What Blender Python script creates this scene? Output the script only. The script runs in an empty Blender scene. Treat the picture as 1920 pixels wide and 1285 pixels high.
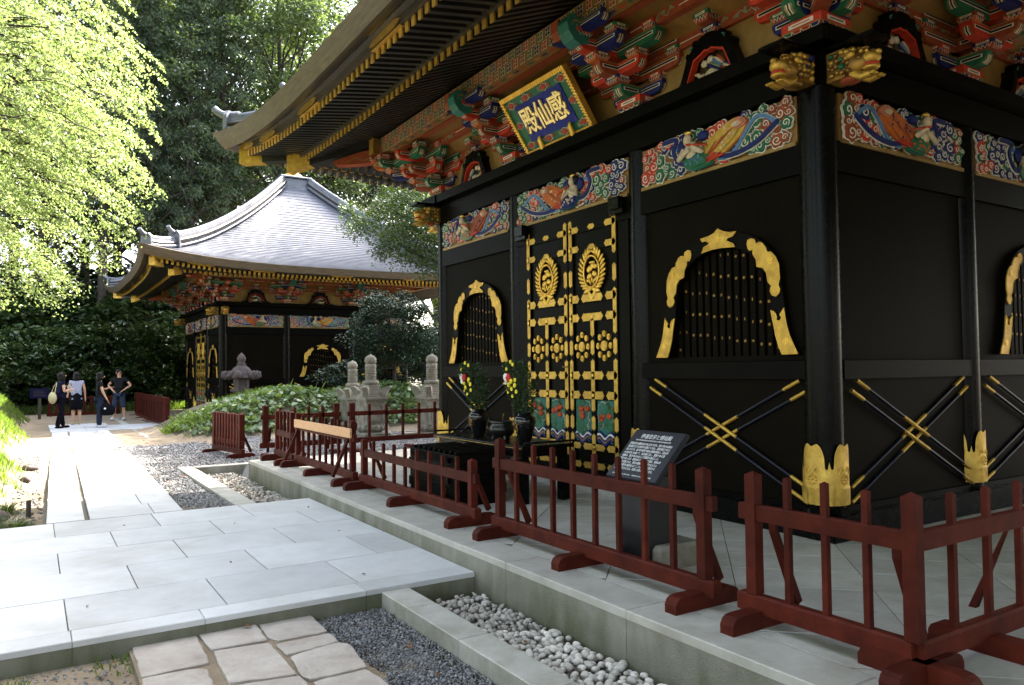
import bpy, math, random
import numpy as np
from mathutils import Matrix, Vector
random.seed(7); rng = np.random.default_rng(7)
R = math.radians; PI = math.pi
sc = bpy.context.scene; COL = sc.collection

# ---------------------------------------------------------------- camera
cam = bpy.data.objects.new('camera', bpy.data.cameras.new('camera')); COL.objects.link(cam)
cam.data.sensor_width = 36.0; cam.data.lens = 1427.23 / 1920 * 36; cam.data.clip_end = 2000; cam.data.clip_start = .05
_r = Vector((.84600613, -.53306508, -.01073534)); _f = Vector((.53308809, .84533996, .03489176))
_r = (_r - _f * _r.dot(_f)).normalized(); _u = _r.cross(_f)
CAM = Vector((-5.5416, -3.8961, 1.45))
cam.matrix_world = Matrix(((_r.x, _u.x, -_f.x, CAM.x), (_r.y, _u.y, -_f.y, CAM.y), (_r.z, _u.z, -_f.z, CAM.z), (0, 0, 0, 1)))
sc.camera = cam

# ---------------------------------------------------------------- sky, sun, exposure
SUN_AZ, SUN_EL = R(30), R(47)            # azimuth measured from +x towards +y
world = bpy.data.worlds.new('World'); sc.world = world; world.use_nodes = True
wn = world.node_tree; bg = wn.nodes['Background']
sky = wn.nodes.new('ShaderNodeTexSky'); sky.sky_type = 'NISHITA'; sky.sun_disc = False
sky.sun_elevation = SUN_EL; sky.sun_rotation = PI / 2 - SUN_AZ; sky.air_density = 1.2; sky.dust_density = 4.0
hs = wn.nodes.new('ShaderNodeHueSaturation'); hs.inputs['Saturation'].default_value = .62; wn.links.new(sky.outputs[0], hs.inputs['Color']); wn.links.new(hs.outputs[0], bg.inputs[0]); bg.inputs[1].default_value = .15
sun = bpy.data.objects.new('sun', bpy.data.lights.new('sun', 'SUN')); COL.objects.link(sun)
sun.data.energy = 5.0; sun.data.angle = R(.6); sun.data.color = (1, .93, .82)
sun.rotation_euler = Vector((math.cos(SUN_AZ) * math.cos(SUN_EL), math.sin(SUN_AZ) * math.cos(SUN_EL), math.sin(SUN_EL))).to_track_quat('Z', 'Y').to_euler()
vs = sc.view_settings; vs.view_transform = 'Standard'; vs.look = 'None'; vs.gamma = 1; vs.use_curve_mapping = False
vs.exposure = 3.0
try: sc.cycles.max_bounces = 6; sc.cycles.diffuse_bounces = 4; sc.cycles.transmission_bounces = 3; sc.cycles.caustics_reflective = False
except Exception: pass

# ---------------------------------------------------------------- materials
MATS = {}
def M(name, col, col2=None, scale=8., rough=.6, metal=0., bump=0., bscale=40., detail=6, spec=.5, rough2=None, coat=0., contrast=(.35, .65), stretch=None):
    m = bpy.data.materials.new(name); m.use_nodes = True; MATS[name] = m
    nt = m.node_tree; b = nt.nodes['Principled BSDF']; L = nt.links.new
    b.inputs['Base Color'].default_value = (*col, 1); b.inputs['Roughness'].default_value = rough
    b.inputs['Metallic'].default_value = metal; b.inputs['Specular IOR Level'].default_value = spec
    if coat: b.inputs['Coat Weight'].default_value = coat; b.inputs['Coat Roughness'].default_value = .08
    tc = nt.nodes.new('ShaderNodeTexCoord'); vec = tc.outputs['Object']
    if stretch:
        mp = nt.nodes.new('ShaderNodeMapping'); L(vec, mp.inputs[0]); mp.inputs['Scale'].default_value = stretch; vec = mp.outputs[0]
    if col2 is not None:
        n = nt.nodes.new('ShaderNodeTexNoise'); n.inputs['Scale'].default_value = scale; n.inputs['Detail'].default_value = detail; n.inputs['Roughness'].default_value = .65
        L(vec, n.inputs['Vector'])
        r = nt.nodes.new('ShaderNodeValToRGB'); r.color_ramp.elements[0].position = contrast[0]; r.color_ramp.elements[1].position = contrast[1]
        r.color_ramp.elements[0].color = (*col, 1); r.color_ramp.elements[1].color = (*col2, 1)
        L(n.outputs['Fac'], r.inputs[0]); L(r.outputs[0], b.inputs['Base Color'])
        if rough2 is not None:
            mr = nt.nodes.new('ShaderNodeMapRange'); mr.inputs['To Min'].default_value = rough; mr.inputs['To Max'].default_value = rough2
            L(n.outputs['Fac'], mr.inputs[0]); L(mr.outputs[0], b.inputs['Roughness'])
    if bump:
        n2 = nt.nodes.new('ShaderNodeTexNoise'); n2.inputs['Scale'].default_value = bscale; n2.inputs['Detail'].default_value = 5
        L(vec, n2.inputs['Vector'])
        bp = nt.nodes.new('ShaderNodeBump'); bp.inputs['Strength'].default_value = bump; bp.inputs['Distance'].default_value = .02
        L(n2.outputs['Fac'], bp.inputs['Height']); L(bp.outputs[0], b.inputs['Normal'])
    return m
def vary(m, amt=.25):          # every object using the material differs a little in value
    nt = m.node_tree; b = nt.nodes['Principled BSDF']; s = b.inputs['Base Color']
    oi = nt.nodes.new('ShaderNodeObjectInfo'); mr = nt.nodes.new('ShaderNodeMapRange'); mr.inputs['To Min'].default_value = 1 - amt; mr.inputs['To Max'].default_value = 1 + amt * .6
    nt.links.new(oi.outputs['Random'], mr.inputs[0])
    mx = nt.nodes.new('ShaderNodeMix'); mx.data_type = 'RGBA'; mx.blend_type = 'MULTIPLY'; mx.inputs[0].default_value = 1
    if s.links: nt.links.new(s.links[0].from_socket, mx.inputs[6])
    else: mx.inputs[6].default_value = s.default_value
    nt.links.new(mr.outputs[0], mx.inputs[7]); nt.links.new(mx.outputs[2], s)
def stain(m, scale=1.3, amt=.35, col=(.55, .5, .42), lo=.5, hi=.72, stretch=(1, 1, 1)):      # blotches of dirt and wear
    nt = m.node_tree; b = nt.nodes['Principled BSDF']; s = b.inputs['Base Color']; L = nt.links.new
    g = nt.nodes.new('ShaderNodeNewGeometry'); mp = nt.nodes.new('ShaderNodeMapping'); mp.inputs['Scale'].default_value = stretch; L(g.outputs['Position'], mp.inputs[0])
    n = nt.nodes.new('ShaderNodeTexNoise'); n.inputs['Scale'].default_value = scale; n.inputs['Detail'].default_value = 12; n.inputs['Roughness'].default_value = .7; n.inputs['Distortion'].default_value = .6; L(mp.outputs[0], n.inputs['Vector'])
    r = nt.nodes.new('ShaderNodeMapRange'); r.inputs[1].default_value = lo; r.inputs[2].default_value = hi; r.inputs[4].default_value = amt; L(n.outputs[0], r.inputs[0])
    mx = nt.nodes.new('ShaderNodeMix'); mx.data_type = 'RGBA'; mx.blend_type = 'MULTIPLY'; L(r.outputs[0], mx.inputs[0]); mx.inputs[7].default_value = (*col, 1)
    if s.links: L(s.links[0].from_socket, mx.inputs[6])
    else: mx.inputs[6].default_value = s.default_value
    L(mx.outputs[2], s)
def island(m, amt=.35):            # loose stones differ one by one
    nt = m.node_tree; b = nt.nodes['Principled BSDF']; s = b.inputs['Base Color']; g = nt.nodes.new('ShaderNodeNewGeometry'); r = nt.nodes.new('ShaderNodeValToRGB')
    r.color_ramp.elements[0].color = (1 - amt, 1 - amt * 1.1, 1 - amt * 1.25, 1); r.color_ramp.elements[1].color = (1.1, 1.1, 1.08, 1); nt.links.new(g.outputs['Random Per Island'], r.inputs[0])
    mx = nt.nodes.new('ShaderNodeMix'); mx.data_type = 'RGBA'; mx.blend_type = 'MULTIPLY'; mx.inputs[0].default_value = 1
    if s.links: nt.links.new(s.links[0].from_socket, mx.inputs[6])
    else: mx.inputs[6].default_value = s.default_value
    nt.links.new(r.outputs[0], mx.inputs[7]); nt.links.new(mx.outputs[2], s)
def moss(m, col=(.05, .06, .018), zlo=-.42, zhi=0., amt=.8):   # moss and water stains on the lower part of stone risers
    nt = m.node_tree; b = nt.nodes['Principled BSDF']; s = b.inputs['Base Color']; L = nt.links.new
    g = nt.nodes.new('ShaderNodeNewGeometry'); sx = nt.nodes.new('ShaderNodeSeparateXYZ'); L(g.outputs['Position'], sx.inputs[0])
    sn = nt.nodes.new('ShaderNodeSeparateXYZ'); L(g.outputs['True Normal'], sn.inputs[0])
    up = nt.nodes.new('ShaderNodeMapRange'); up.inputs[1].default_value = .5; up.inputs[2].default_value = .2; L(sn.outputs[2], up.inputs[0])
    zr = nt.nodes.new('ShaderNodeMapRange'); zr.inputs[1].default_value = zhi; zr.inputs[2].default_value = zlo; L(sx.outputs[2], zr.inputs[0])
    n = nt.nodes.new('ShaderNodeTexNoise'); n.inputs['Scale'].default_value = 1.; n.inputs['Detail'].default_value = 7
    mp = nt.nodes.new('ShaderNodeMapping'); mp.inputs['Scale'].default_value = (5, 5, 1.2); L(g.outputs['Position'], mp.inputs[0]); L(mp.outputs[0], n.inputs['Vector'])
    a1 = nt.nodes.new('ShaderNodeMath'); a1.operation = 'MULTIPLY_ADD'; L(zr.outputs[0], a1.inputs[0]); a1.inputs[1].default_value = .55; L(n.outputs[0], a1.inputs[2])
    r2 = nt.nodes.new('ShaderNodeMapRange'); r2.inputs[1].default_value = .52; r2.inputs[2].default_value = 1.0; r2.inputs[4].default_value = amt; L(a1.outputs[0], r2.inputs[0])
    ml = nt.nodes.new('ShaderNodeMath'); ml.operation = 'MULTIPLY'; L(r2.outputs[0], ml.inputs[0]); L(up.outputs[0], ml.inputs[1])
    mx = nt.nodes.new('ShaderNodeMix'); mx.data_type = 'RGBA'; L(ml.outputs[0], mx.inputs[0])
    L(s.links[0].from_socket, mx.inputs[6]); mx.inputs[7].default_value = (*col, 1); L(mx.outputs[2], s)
def leafmat(name, col, col2, trans=.45, rough=.45, spec=.4, tcol=None):
    m = bpy.data.materials.new(name); m.use_nodes = True; MATS[name] = m; nt = m.node_tree; L = nt.links.new
    b = nt.nodes['Principled BSDF']; out = nt.nodes['Material Output']; b.inputs['Roughness'].default_value = rough; b.inputs['Specular IOR Level'].default_value = spec
    g = nt.nodes.new('ShaderNodeNewGeometry'); r = nt.nodes.new('ShaderNodeValToRGB')
    r.color_ramp.elements[0].color = (*col, 1); r.color_ramp.elements[1].color = (*col2, 1)
    L(g.outputs['Random Per Island'], r.inputs[0]); L(r.outputs[0], b.inputs['Base Color'])
    t = nt.nodes.new('ShaderNodeBsdfTranslucent')
    mx0 = nt.nodes.new('ShaderNodeMix'); mx0.data_type = 'RGBA'; mx0.blend_type = 'MULTIPLY'; mx0.inputs[0].default_value = 1
    L(r.outputs[0], mx0.inputs[6]); mx0.inputs[7].default_value = (*(tcol or (2.2, 2.2, .9)), 1); L(mx0.outputs[2], t.inputs[0])
    mx = nt.nodes.new('ShaderNodeMixShader'); mx.inputs[0].default_value = trans; L(b.outputs[0], mx.inputs[1]); L(t.outputs[0], mx.inputs[2]); L(mx.outputs[0], out.inputs[0])
    return m
M('lacquer', (.0022, .0021, .0017), (.0042, .0036, .0026), 3, .36, 0, .03, 30, spec=.04, rough2=.46)
M('lacquer_gloss', (.002, .002, .0022), (.004, .0036, .003), 5, .22, spec=.10, rough2=.32)
M('lacquer_navy', (.006, .007, .016), None, rough=.3, spec=.3)
M('panel_brown', (.0040, .0031, .0018), (.0062, .0047, .0028), 2.5, .45, 0, .02, 60, spec=.025, rough2=.55)
M('soffit', (.05, .014, .008), (.03, .01, .007), 6, .6)
M('rafter_black', (.007, .007, .008), (.012, .011, .010), 5, .35, rough2=.5)
M('gold', (.86, .56, .10), (.68, .40, .07), 9, .36, .75, .10, 60, rough2=.5)
M('gold_fit', (.68, .43, .08), (.44, .26, .045), 9, .38, .66, .3, 70, rough2=.55)
M('gold_leaf', (.86, .68, .30), (.75, .55, .2), 8, .4, .35); M('royal_blue', (.008, .018, .22), (.006, .014, .17), 4, .5, spec=.15)
M('gold_old', (.34, .19, .035), (.15, .085, .025), 10, .45, .7, .1, 50)
M('ochre', (.24, .12, .02), (.17, .08, .016), 6, .6)
M('gold_board', (.32, .20, .055), (.19, .115, .03), 4, .5, .3)
for n, c in dict(red=(.50, .045, .02), brick=(.28, .06, .025), green=(.022, .13, .065), navy=(.012, .02, .12), white=(.74, .70, .60), blue=(.10, .22, .42), cream=(.62, .52, .36), black=(.008, .008, .008), teal=(.03, .16, .13), yellow=(.55, .35, .06), orange=(.5, .13, .03), sage=(.20, .24, .15), pink=(.55, .22, .14)).items():
    M(n, c, tuple(x * .72 for x in c), 20, .55, spec=.22)
M('roof_copper', (.165, .17, .205), (.11, .115, .145), 1.6, .42, .2, .05, 12, rough2=.42, detail=8)
M('ridge_copper', (.20, .21, .24), (.13, .13, .15), 2.5, .40, .45, rough2=.55)
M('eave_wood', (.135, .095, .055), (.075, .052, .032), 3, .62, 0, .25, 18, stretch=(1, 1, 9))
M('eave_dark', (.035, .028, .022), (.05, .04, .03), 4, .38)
M('fence_red', (.085, .0135, .0065), (.045, .0072, .0042), 5, .5, 0, .08, 55, rough2=.7, detail=8, spec=.10); vary(MATS['fence_red'], .28)
M('raw_wood', (.62, .33, .15), (.48, .24, .11), 6, .5, 0, .08, 60, stretch=(6, 1, 6))
M('slab', (.57, .565, .57), (.42, .415, .41), 1.7, .58, 0, .12, 140, rough2=.72, detail=12, contrast=(.3, .75)); vary(MATS['slab'], .13)
M('slab_warm', (.45, .43, .385), (.33, .31, .27), 3, .6, 0, .08, 120, detail=9); vary(MATS['slab_warm'], .12)
M('kerb', (.42, .41, .37), (.32, .30, .25), 4, .75, 0, .25, 120, detail=9); vary(MATS['kerb'], .1); moss(MATS['kerb'], (.08, .075, .035), amt=.5)
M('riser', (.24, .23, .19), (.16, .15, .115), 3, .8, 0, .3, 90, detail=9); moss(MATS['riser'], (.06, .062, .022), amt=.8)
M('old_stone', (.46, .41, .36), (.36, .31, .27), 3.5, .8, 0, .35, 30, detail=9); vary(MATS['old_stone'], .1)
M('mortar', (.16, .14, .11), (.10, .09, .07), 20, .95)
M('pebble', (.66, .61, .56), (.50, .46, .42), 8, .6, 0, .15, 40); vary(MATS['pebble'], .35)
M('pebble_far', (.58, .53, .48), (.30, .27, .24), 12, .65)
M('gravel_stone', (.24, .24, .255), (.10, .10, .115), 14, .6)
M('gravel_sheet', (.11, .105, .10), (.26, .25, .25), 55, .9, 0, .7, 80, detail=9, contrast=(.4, .62))
M('soil', (.27, .21, .14), (.17, .125, .08), 3, .95, 0, .6, 25, detail=10)
M('soil_dark', (.10, .08, .05), (.05, .045, .025), 2, .95, 0, .5, 20, detail=10)
M('grass_floor', (.055, .075, .022), (.11, .09, .045), 4, .95, 0, .5, 25, detail=9)
M('tomb_stone', (.27, .245, .20), (.16, .14, .10), 5, .85, 0, .4, 45, detail=9)
M('lantern_stone', (.095, .07, .066), (.05, .038, .036), 6, .85, 0, .4, 40)
M('bark', (.075, .055, .042), (.035, .028, .022), 9, .9, 0, .6, 30, stretch=(1, 1, .2))
M('skin', (.50, .27, .17), None, rough=.5); M('hair', (.006, .004, .0035), None, rough=.55, spec=.2)
M('cloth_navy', (.008, .008, .035), (.006, .006, .025), 30, .9, spec=.1); M('cloth_black', (.0035, .0035, .006), None, rough=.9, spec=.1)
M('cloth_white', (.34, .34, .44), (.28, .28, .37), 25, .8); M('cloth_gray', (.014, .013, .015), (.010, .0095, .011), 25, .9, spec=.1)
M('denim', (.016, .024, .048), (.011, .017, .035), 25, .9, spec=.15); M('denim_light', (.03, .045, .075), (.02, .032, .055), 20, .9, spec=.15)
M('shoe_white', (.6, .62, .66), None, rough=.6); M('bag_beige', (.42, .36, .20), None, rough=.7); M('paper', (.82, .80, .80), None, rough=.5)
M('sign_face', (.008, .0085, .012), (.013, .0135, .018), 3, .4, spec=.2); M('sign_body', (.010, .010, .011), None, rough=.3); M('print_white', (.75, .75, .75), None, rough=.6)
M('pot', (.004, .004, .005), (.008, .007, .006), 4, .10, spec=.5); M('bronze', (.010, .010, .009), (.018, .016, .013), 6, .28, .4)
M('petal_yellow', (.75, .60, .03), None, rough=.6); M('petal_red', (.5, .01, .01), None, rough=.6); M('petal_white', (.75, .74, .70), None, rough=.6)
M('grey_box', (.30, .32, .30), (.24, .26, .25), 6, .6); M('iron', (.20, .16, .12), (.12, .10, .08), 30, .7, .3)
M('dry_leaf', (.22, .09, .035), (.12, .06, .03), 30, .8); vary(MATS['dry_leaf'], .4)
leafmat('maple_leaf', (.13, .20, .07), (.28, .325, .155), .50, .45, .4, (1.45, 1.45, .95))
leafmat('forest_leaf', (.042, .066, .048), (.115, .145, .095), .36, .30, .6, (2., 2.2, .7))
leafmat('forest_leaf_light', (.07, .10, .035), (.12, .15, .045), .40, .42, .4, (1.8, 2.0, .7))
leafmat('cedar_leaf', (.045, .07, .048), (.08, .105, .06), .30, .6, .25)
leafmat('shrub_leaf', (.022, .045, .018), (.055, .085, .03), .18, .28, .5)
leafmat('bush_leaf', (.012, .030, .020), (.030, .055, .032), .12, .42, .28)
leafmat('small_maple_leaf', (.03, .06, .022), (.065, .10, .032), .28, .45, .4)
leafmat('cover_leaf', (.06, .115, .04), (.16, .21, .10), .25, .4, .5)
leafmat('grass_blade', (.07, .12, .028), (.15, .19, .06), .45, .5, .3, (1.8, 2.0, .6))
leafmat('tuft_blade', (.05, .085, .025), (.13, .15, .06), .25, .45, .4)
leafmat('bouquet_leaf', (.018, .045, .015), (.035, .075, .022), .2, .4, .4)

for k_, a_ in (('pebble', .25), ('pebble_far', .4), ('gravel_stone', .55)): island(MATS[k_], a_)
stain(MATS['slab'], .9, .38, (.62, .57, .48)); stain(MATS['slab'], 9, .25, (.6, .58, .52), .55, .75); stain(MATS['slab_warm'], 1.4, .5, (.55, .48, .36)); stain(MATS['kerb'], 3, .45, (.55, .5, .38)); stain(MATS['old_stone'], 5, .5, (.55, .46, .36)); stain(MATS['old_stone'], 1.5, .35, (.7, .62, .5))
stain(MATS['fence_red'], 7, .55, (.45, .4, .38), .52, .7, (1, 1, .35)); stain(MATS['panel_brown'], 2, .6, (1.6, 1.45, 1.2), .5, .75, (1, 1, .3)); stain(MATS['roof_copper'], .8, .4, (.72, .74, .78)); stain(MATS['eave_wood'], 4, .5, (.6, .55, .5), .45, .7, (1, 1, 6)); stain(MATS['tomb_stone'], 4, .6, (.5, .46, .38))
# ---------------------------------------------------------------- objects
def link(o, parent=None):
    COL.objects.link(o)
    if parent is not None: o.parent = parent
    return o
def tag(o, label=None, cat=None, group=None, kind=None):
    for k, v in (('label', label), ('category', cat), ('group', group), ('kind', kind)):
        if v: o[k] = v
    return o
def empty(name, loc=(0, 0, 0), rz=0):
    o = bpy.data.objects.new(name, None); link(o); o.location = loc; o.rotation_euler = (0, 0, rz); o.empty_display_size = .2
    return o
def mesh_obj(name, me, parent=None, loc=None, rot=None):
    o = bpy.data.objects.new(name, me); link(o, parent)
    if loc is not None: o.location = loc
    if rot is not None: o.rotation_euler = rot
    return o
def copy_tree(o, parent=None):
    c = o.copy(); COL.objects.link(c)
    if parent is not None: c.parent = parent
    for ch in list(o.children): copy_tree(ch, c)
    return c
class MB:                        # collects shapes, becomes one mesh
    def __init__(s, Mx=None): s.v = []; s.f = []; s.m = []; s.sm = []; s.M = Mx or Matrix()
    def add(s, vs, fs, mat, smooth=False):
        n = len(s.v); T = s.M
        s.v += [tuple(T @ Vector(p)) for p in vs]
        s.f += [tuple(n + i for i in f) for f in fs]; s.m += [mat] * len(fs); s.sm += [smooth] * len(fs)
    def box(s, x0, x1, y0, y1, z0, z1, mat):
        s.add([(x0, y0, z0), (x1, y0, z0), (x1, y1, z0), (x0, y1, z0), (x0, y0, z1), (x1, y0, z1), (x1, y1, z1), (x0, y1, z1)],
              [(3, 2, 1, 0), (4, 5, 6, 7), (0, 1, 5, 4), (1, 2, 6, 5), (2, 3, 7, 6), (3, 0, 4, 7)], mat)
    def bbox(s, x0, x1, y0, y1, z0, z1, mat, c=.008):     # box with its top edges chamfered
        a = [(x0, y0), (x1, y0), (x1, y1), (x0, y1)]; b = [(x0 + c, y0 + c), (x1 - c, y0 + c), (x1 - c, y1 - c), (x0 + c, y1 - c)]
        s.add([(*p, z0) for p in a] + [(*p, z1 - c) for p in a] + [(*p, z1) for p in b],
              [(3, 2, 1, 0), (8, 9, 10, 11)] + [(i, (i + 1) % 4, 4 + (i + 1) % 4, 4 + i) for i in range(4)] + [(4 + i, 4 + (i + 1) % 4, 8 + (i + 1) % 4, 8 + i) for i in range(4)], mat)
    def frustum(s, c, a, b, z0, z1, mat):    # half sizes a (bottom) and b (top)
        p = [(c[0] + i * a[0], c[1] + j * a[1], z0) for i, j in ((-1, -1), (1, -1), (1, 1), (-1, 1))] + [(c[0] + i * b[0], c[1] + j * b[1], z1) for i, j in ((-1, -1), (1, -1), (1, 1), (-1, 1))]
        s.add(p, [(3, 2, 1, 0), (4, 5, 6, 7)] + [(i, (i + 1) % 4, 4 + (i + 1) % 4, 4 + i) for i in range(4)], mat)
    def prism(s, poly, w0, w1, mat, ax='uz'):     # 2-d outline (u,z) extruded along w (or (x,y) along z)
        n = len(poly)
        if ax == 'uz': P = lambda p, w: (p[0], w, p[1])
        elif ax == 'wz': P = lambda p, w: (w, p[0], p[1])
        else: P = lambda p, w: (p[0], p[1], w)
        s.add([P(p, w0) for p in poly] + [P(p, w1) for p in poly],
              [tuple(range(n - 1, -1, -1)), tuple(range(n, 2 * n))] + [(i, (i + 1) % n, n + (i + 1) % n, n + i) for i in range(n)], mat)
    def strip(s, pts, wd, w0, w1, mat):     # a raised line in the (u,z) plane
        n = len(pts); L_, R_ = [], []
        for i, p in enumerate(pts):
            a = pts[max(0, i - 1)]; b = pts[min(n - 1, i + 1)]; dx, dz = b[0] - a[0], b[1] - a[1]; l = math.hypot(dx, dz) or 1
            k = wd / 2 * (.45 if i in (0, n - 1) else 1)
            L_.append((p[0] - dz / l * k, p[1] + dx / l * k)); R_.append((p[0] + dz / l * k, p[1] - dx / l * k))
        vs = [(p[0], w1, p[1]) for p in L_] + [(p[0], w1, p[1]) for p in R_] + [(p[0], w0, p[1]) for p in L_] + [(p[0], w0, p[1]) for p in R_]
        fs = []
        for i in range(n - 1): fs += [(i, i + 1, n + i + 1, n + i), (2 * n + i, 2 * n + i + 1, i + 1, i), (n + i, n + i + 1, 3 * n + i + 1, 3 * n + i)]
        s.add(vs, fs, mat)
    def tube(s, path, r, mat, n=8, cap=True):
        path = [Vector(p) for p in path]; rs = r if isinstance(r, (list, tuple)) else [r] * len(path); vs = []; fs = []
        pu = None
        for i, p in enumerate(path):
            d = (path[min(i + 1, len(path) - 1)] - path[max(i - 1, 0)]).normalized()
            if pu is None: a = Vector((0, 0, 1)) if abs(d.z) < .9 else Vector((1, 0, 0)); pu = d.cross(a).normalized()
            pu = (pu - d * pu.dot(d)).normalized(); q = d.cross(pu)
            vs += [p + (pu * math.cos(2 * PI * k / n) + q * math.sin(2 * PI * k / n)) * rs[i] for k in range(n)]
        for i in range(len(path) - 1):
            fs += [(i * n + k, i * n + (k + 1) % n, (i + 1) * n + (k + 1) % n, (i + 1) * n + k) for k in range(n)]
        s.add(vs, fs, mat, True)
        if cap:
            e = len(path) - 1
            s.add(vs[:n], [tuple(range(n - 1, -1, -1))], mat); s.add(vs[e * n:], [tuple(range(n))], mat)
    def lathe(s, prof, mat, n=20, c=(0, 0, 0), smooth=True):
        vs = []; fs = []
        for r, z in prof: vs += [(c[0] + r * math.cos(2 * PI * k / n), c[1] + r * math.sin(2 * PI * k / n), c[2] + z) for k in range(n)]
        for i in range(len(prof) - 1): fs += [(i * n + k, i * n + (k + 1) % n, (i + 1) * n + (k + 1) % n, (i + 1) * n + k) for k in range(n)]
        s.add(vs, fs, mat, smooth)
        for i, o in ((0, -1), (len(prof) - 1, 1)):
            if prof[i][0] > 1e-4: s.add(vs[i * n:(i + 1) * n], [tuple(range(n))[::o]], mat)
    def ball(s, c, r, mat, n=10, m=6, rot=None):
        if not isinstance(r, (list, tuple)): r = (r, r, r)
        vs = []; fs = []; Q = rot or Matrix()
        for j in range(1, m):
            t = PI * j / m
            vs += [Vector((math.sin(t) * math.cos(2 * PI * k / n) * r[0], math.sin(t) * math.sin(2 * PI * k / n) * r[1], math.cos(t) * r[2])) for k in range(n)]
        vs += [Vector((0, 0, r[2])), Vector((0, 0, -r[2]))]; T, B = len(vs) - 2, len(vs) - 1
        for j in range(m - 2): fs += [(j * n + k, (j + 1) * n + k, (j + 1) * n + (k + 1) % n, j * n + (k + 1) % n) for k in range(n)]
        fs += [(T, k, (k + 1) % n) for k in range(n)] + [(B, (m - 2) * n + (k + 1) % n, (m - 2) * n + k) for k in range(n)]
        C_ = Vector(c); s.add([Q @ p + C_ for p in vs], fs, mat, True)
    def grid(s, rows, mat, smooth=True, mat_fn=None):     # rows of points joined by quads
        n = len(rows[0]); fs = [(i * n + k, i * n + k + 1, (i + 1) * n + k + 1, (i + 1) * n + k) for i in range(len(rows) - 1) for k in range(n - 1)]
        s.add([p for r in rows for p in r], fs, mat, smooth)
    def join(s, o): n = len(s.v); s.v += o.v; s.f += [tuple(n + i for i in f) for f in o.f]; s.m += o.m; s.sm += o.sm
    def mesh(s, name='m'):
        me = bpy.data.meshes.new(name); me.from_pydata(s.v, [], s.f)
        names = list(dict.fromkeys(s.m)); ix = {k: i for i, k in enumerate(names)}
        for k in names: me.materials.append(MATS[k])
        me.polygons.foreach_set('material_index', [ix[k] for k in s.m]); me.polygons.foreach_set('use_smooth', s.sm); me.update()
        return me
    def build(s, name, parent=None, loc=None, rot=None): return mesh_obj(name, s.mesh(name), parent, loc, rot)
def np_mesh(name, V, nper, mat, smooth=False):      # V: (N,nper,3) separate little polygons
    N = len(V); me = bpy.data.meshes.new(name); me.vertices.add(N * nper); me.vertices.foreach_set('co', np.ascontiguousarray(V, dtype=np.float32).ravel())
    me.loops.add(N * nper); me.loops.foreach_set('vertex_index', np.arange(N * nper, dtype=np.int32))
    me.polygons.add(N); me.polygons.foreach_set('loop_start', np.arange(0, N * nper, nper, dtype=np.int32)); me.polygons.foreach_set('loop_total', np.full(N, nper, dtype=np.int32))
    me.materials.append(MATS[mat]); me.update(calc_edges=True); me.validate()
    return me
def np_solid(name, V, F, mat, smooth=True):     # V: (N,k,3) copies of one little solid with faces F (all of equal length)
    N, k, _ = V.shape; F = np.array(F); q = F.shape[1]; allf = (F[None] + (np.arange(N) * k)[:, None, None]).reshape(-1, q)
    me = bpy.data.meshes.new(name); me.vertices.add(N * k); me.vertices.foreach_set('co', V.astype(np.float32).ravel())
    me.loops.add(allf.size); me.loops.foreach_set('vertex_index', allf.ravel().astype(np.int32)); n = len(allf)
    me.polygons.add(n); me.polygons.foreach_set('loop_start', np.arange(0, n * q, q, dtype=np.int32)); me.polygons.foreach_set('loop_total', np.full(n, q, dtype=np.int32))
    me.polygons.foreach_set('use_smooth', np.full(n, smooth)); me.materials.append(MATS[mat]); me.update(calc_edges=True)
    return me
def unit(a): return a / np.maximum(np.linalg.norm(a, axis=-1, keepdims=True), 1e-9)
def leaf_quads(P, size, aspect=.5, droop=.5, flat=.6, jitter=.5, cup=0.):    # rhombic leaves at P; flat: how level they lie
    N = len(P); a = rng.uniform(0, 2 * PI, N)
    d = np.stack([np.cos(a), np.sin(a), -droop + rng.normal(0, jitter * .6, N)], 1); d = unit(d)
    nrm = unit(np.stack([rng.normal(0, 1 - flat + .05, N), rng.normal(0, 1 - flat + .05, N), np.ones(N)], 1))
    w = unit(np.cross(d, nrm)); s = (size * rng.uniform(.65, 1.3, N))[:, None]
    tip = P + d * s; mid = P + d * s * .45
    return np.stack([P, mid + w * s * aspect * .5, tip, mid - w * s * aspect * .5], 1)
def leaf_round(P, size, aspect=.9, droop=.5, flat=.4, jitter=.4):     # broad six-sided leaves with a pointed tip
    q = leaf_quads(P, size, aspect, droop, flat, jitter); a, m1, t, m2 = (q[:, i] for i in range(4)); d = t - a
    return np.stack([a, m1 * .85 + a * .15 - d * .16, m1 * .82 + t * .18 - d * .02, t, m2 * .82 + t * .18 - d * .02, m2 * .85 + a * .15 - d * .16], 1)
def smooth(x, a, b): t = np.clip((x - a) / (b - a), 0, 1); return t * t * (3 - 2 * t)

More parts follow.
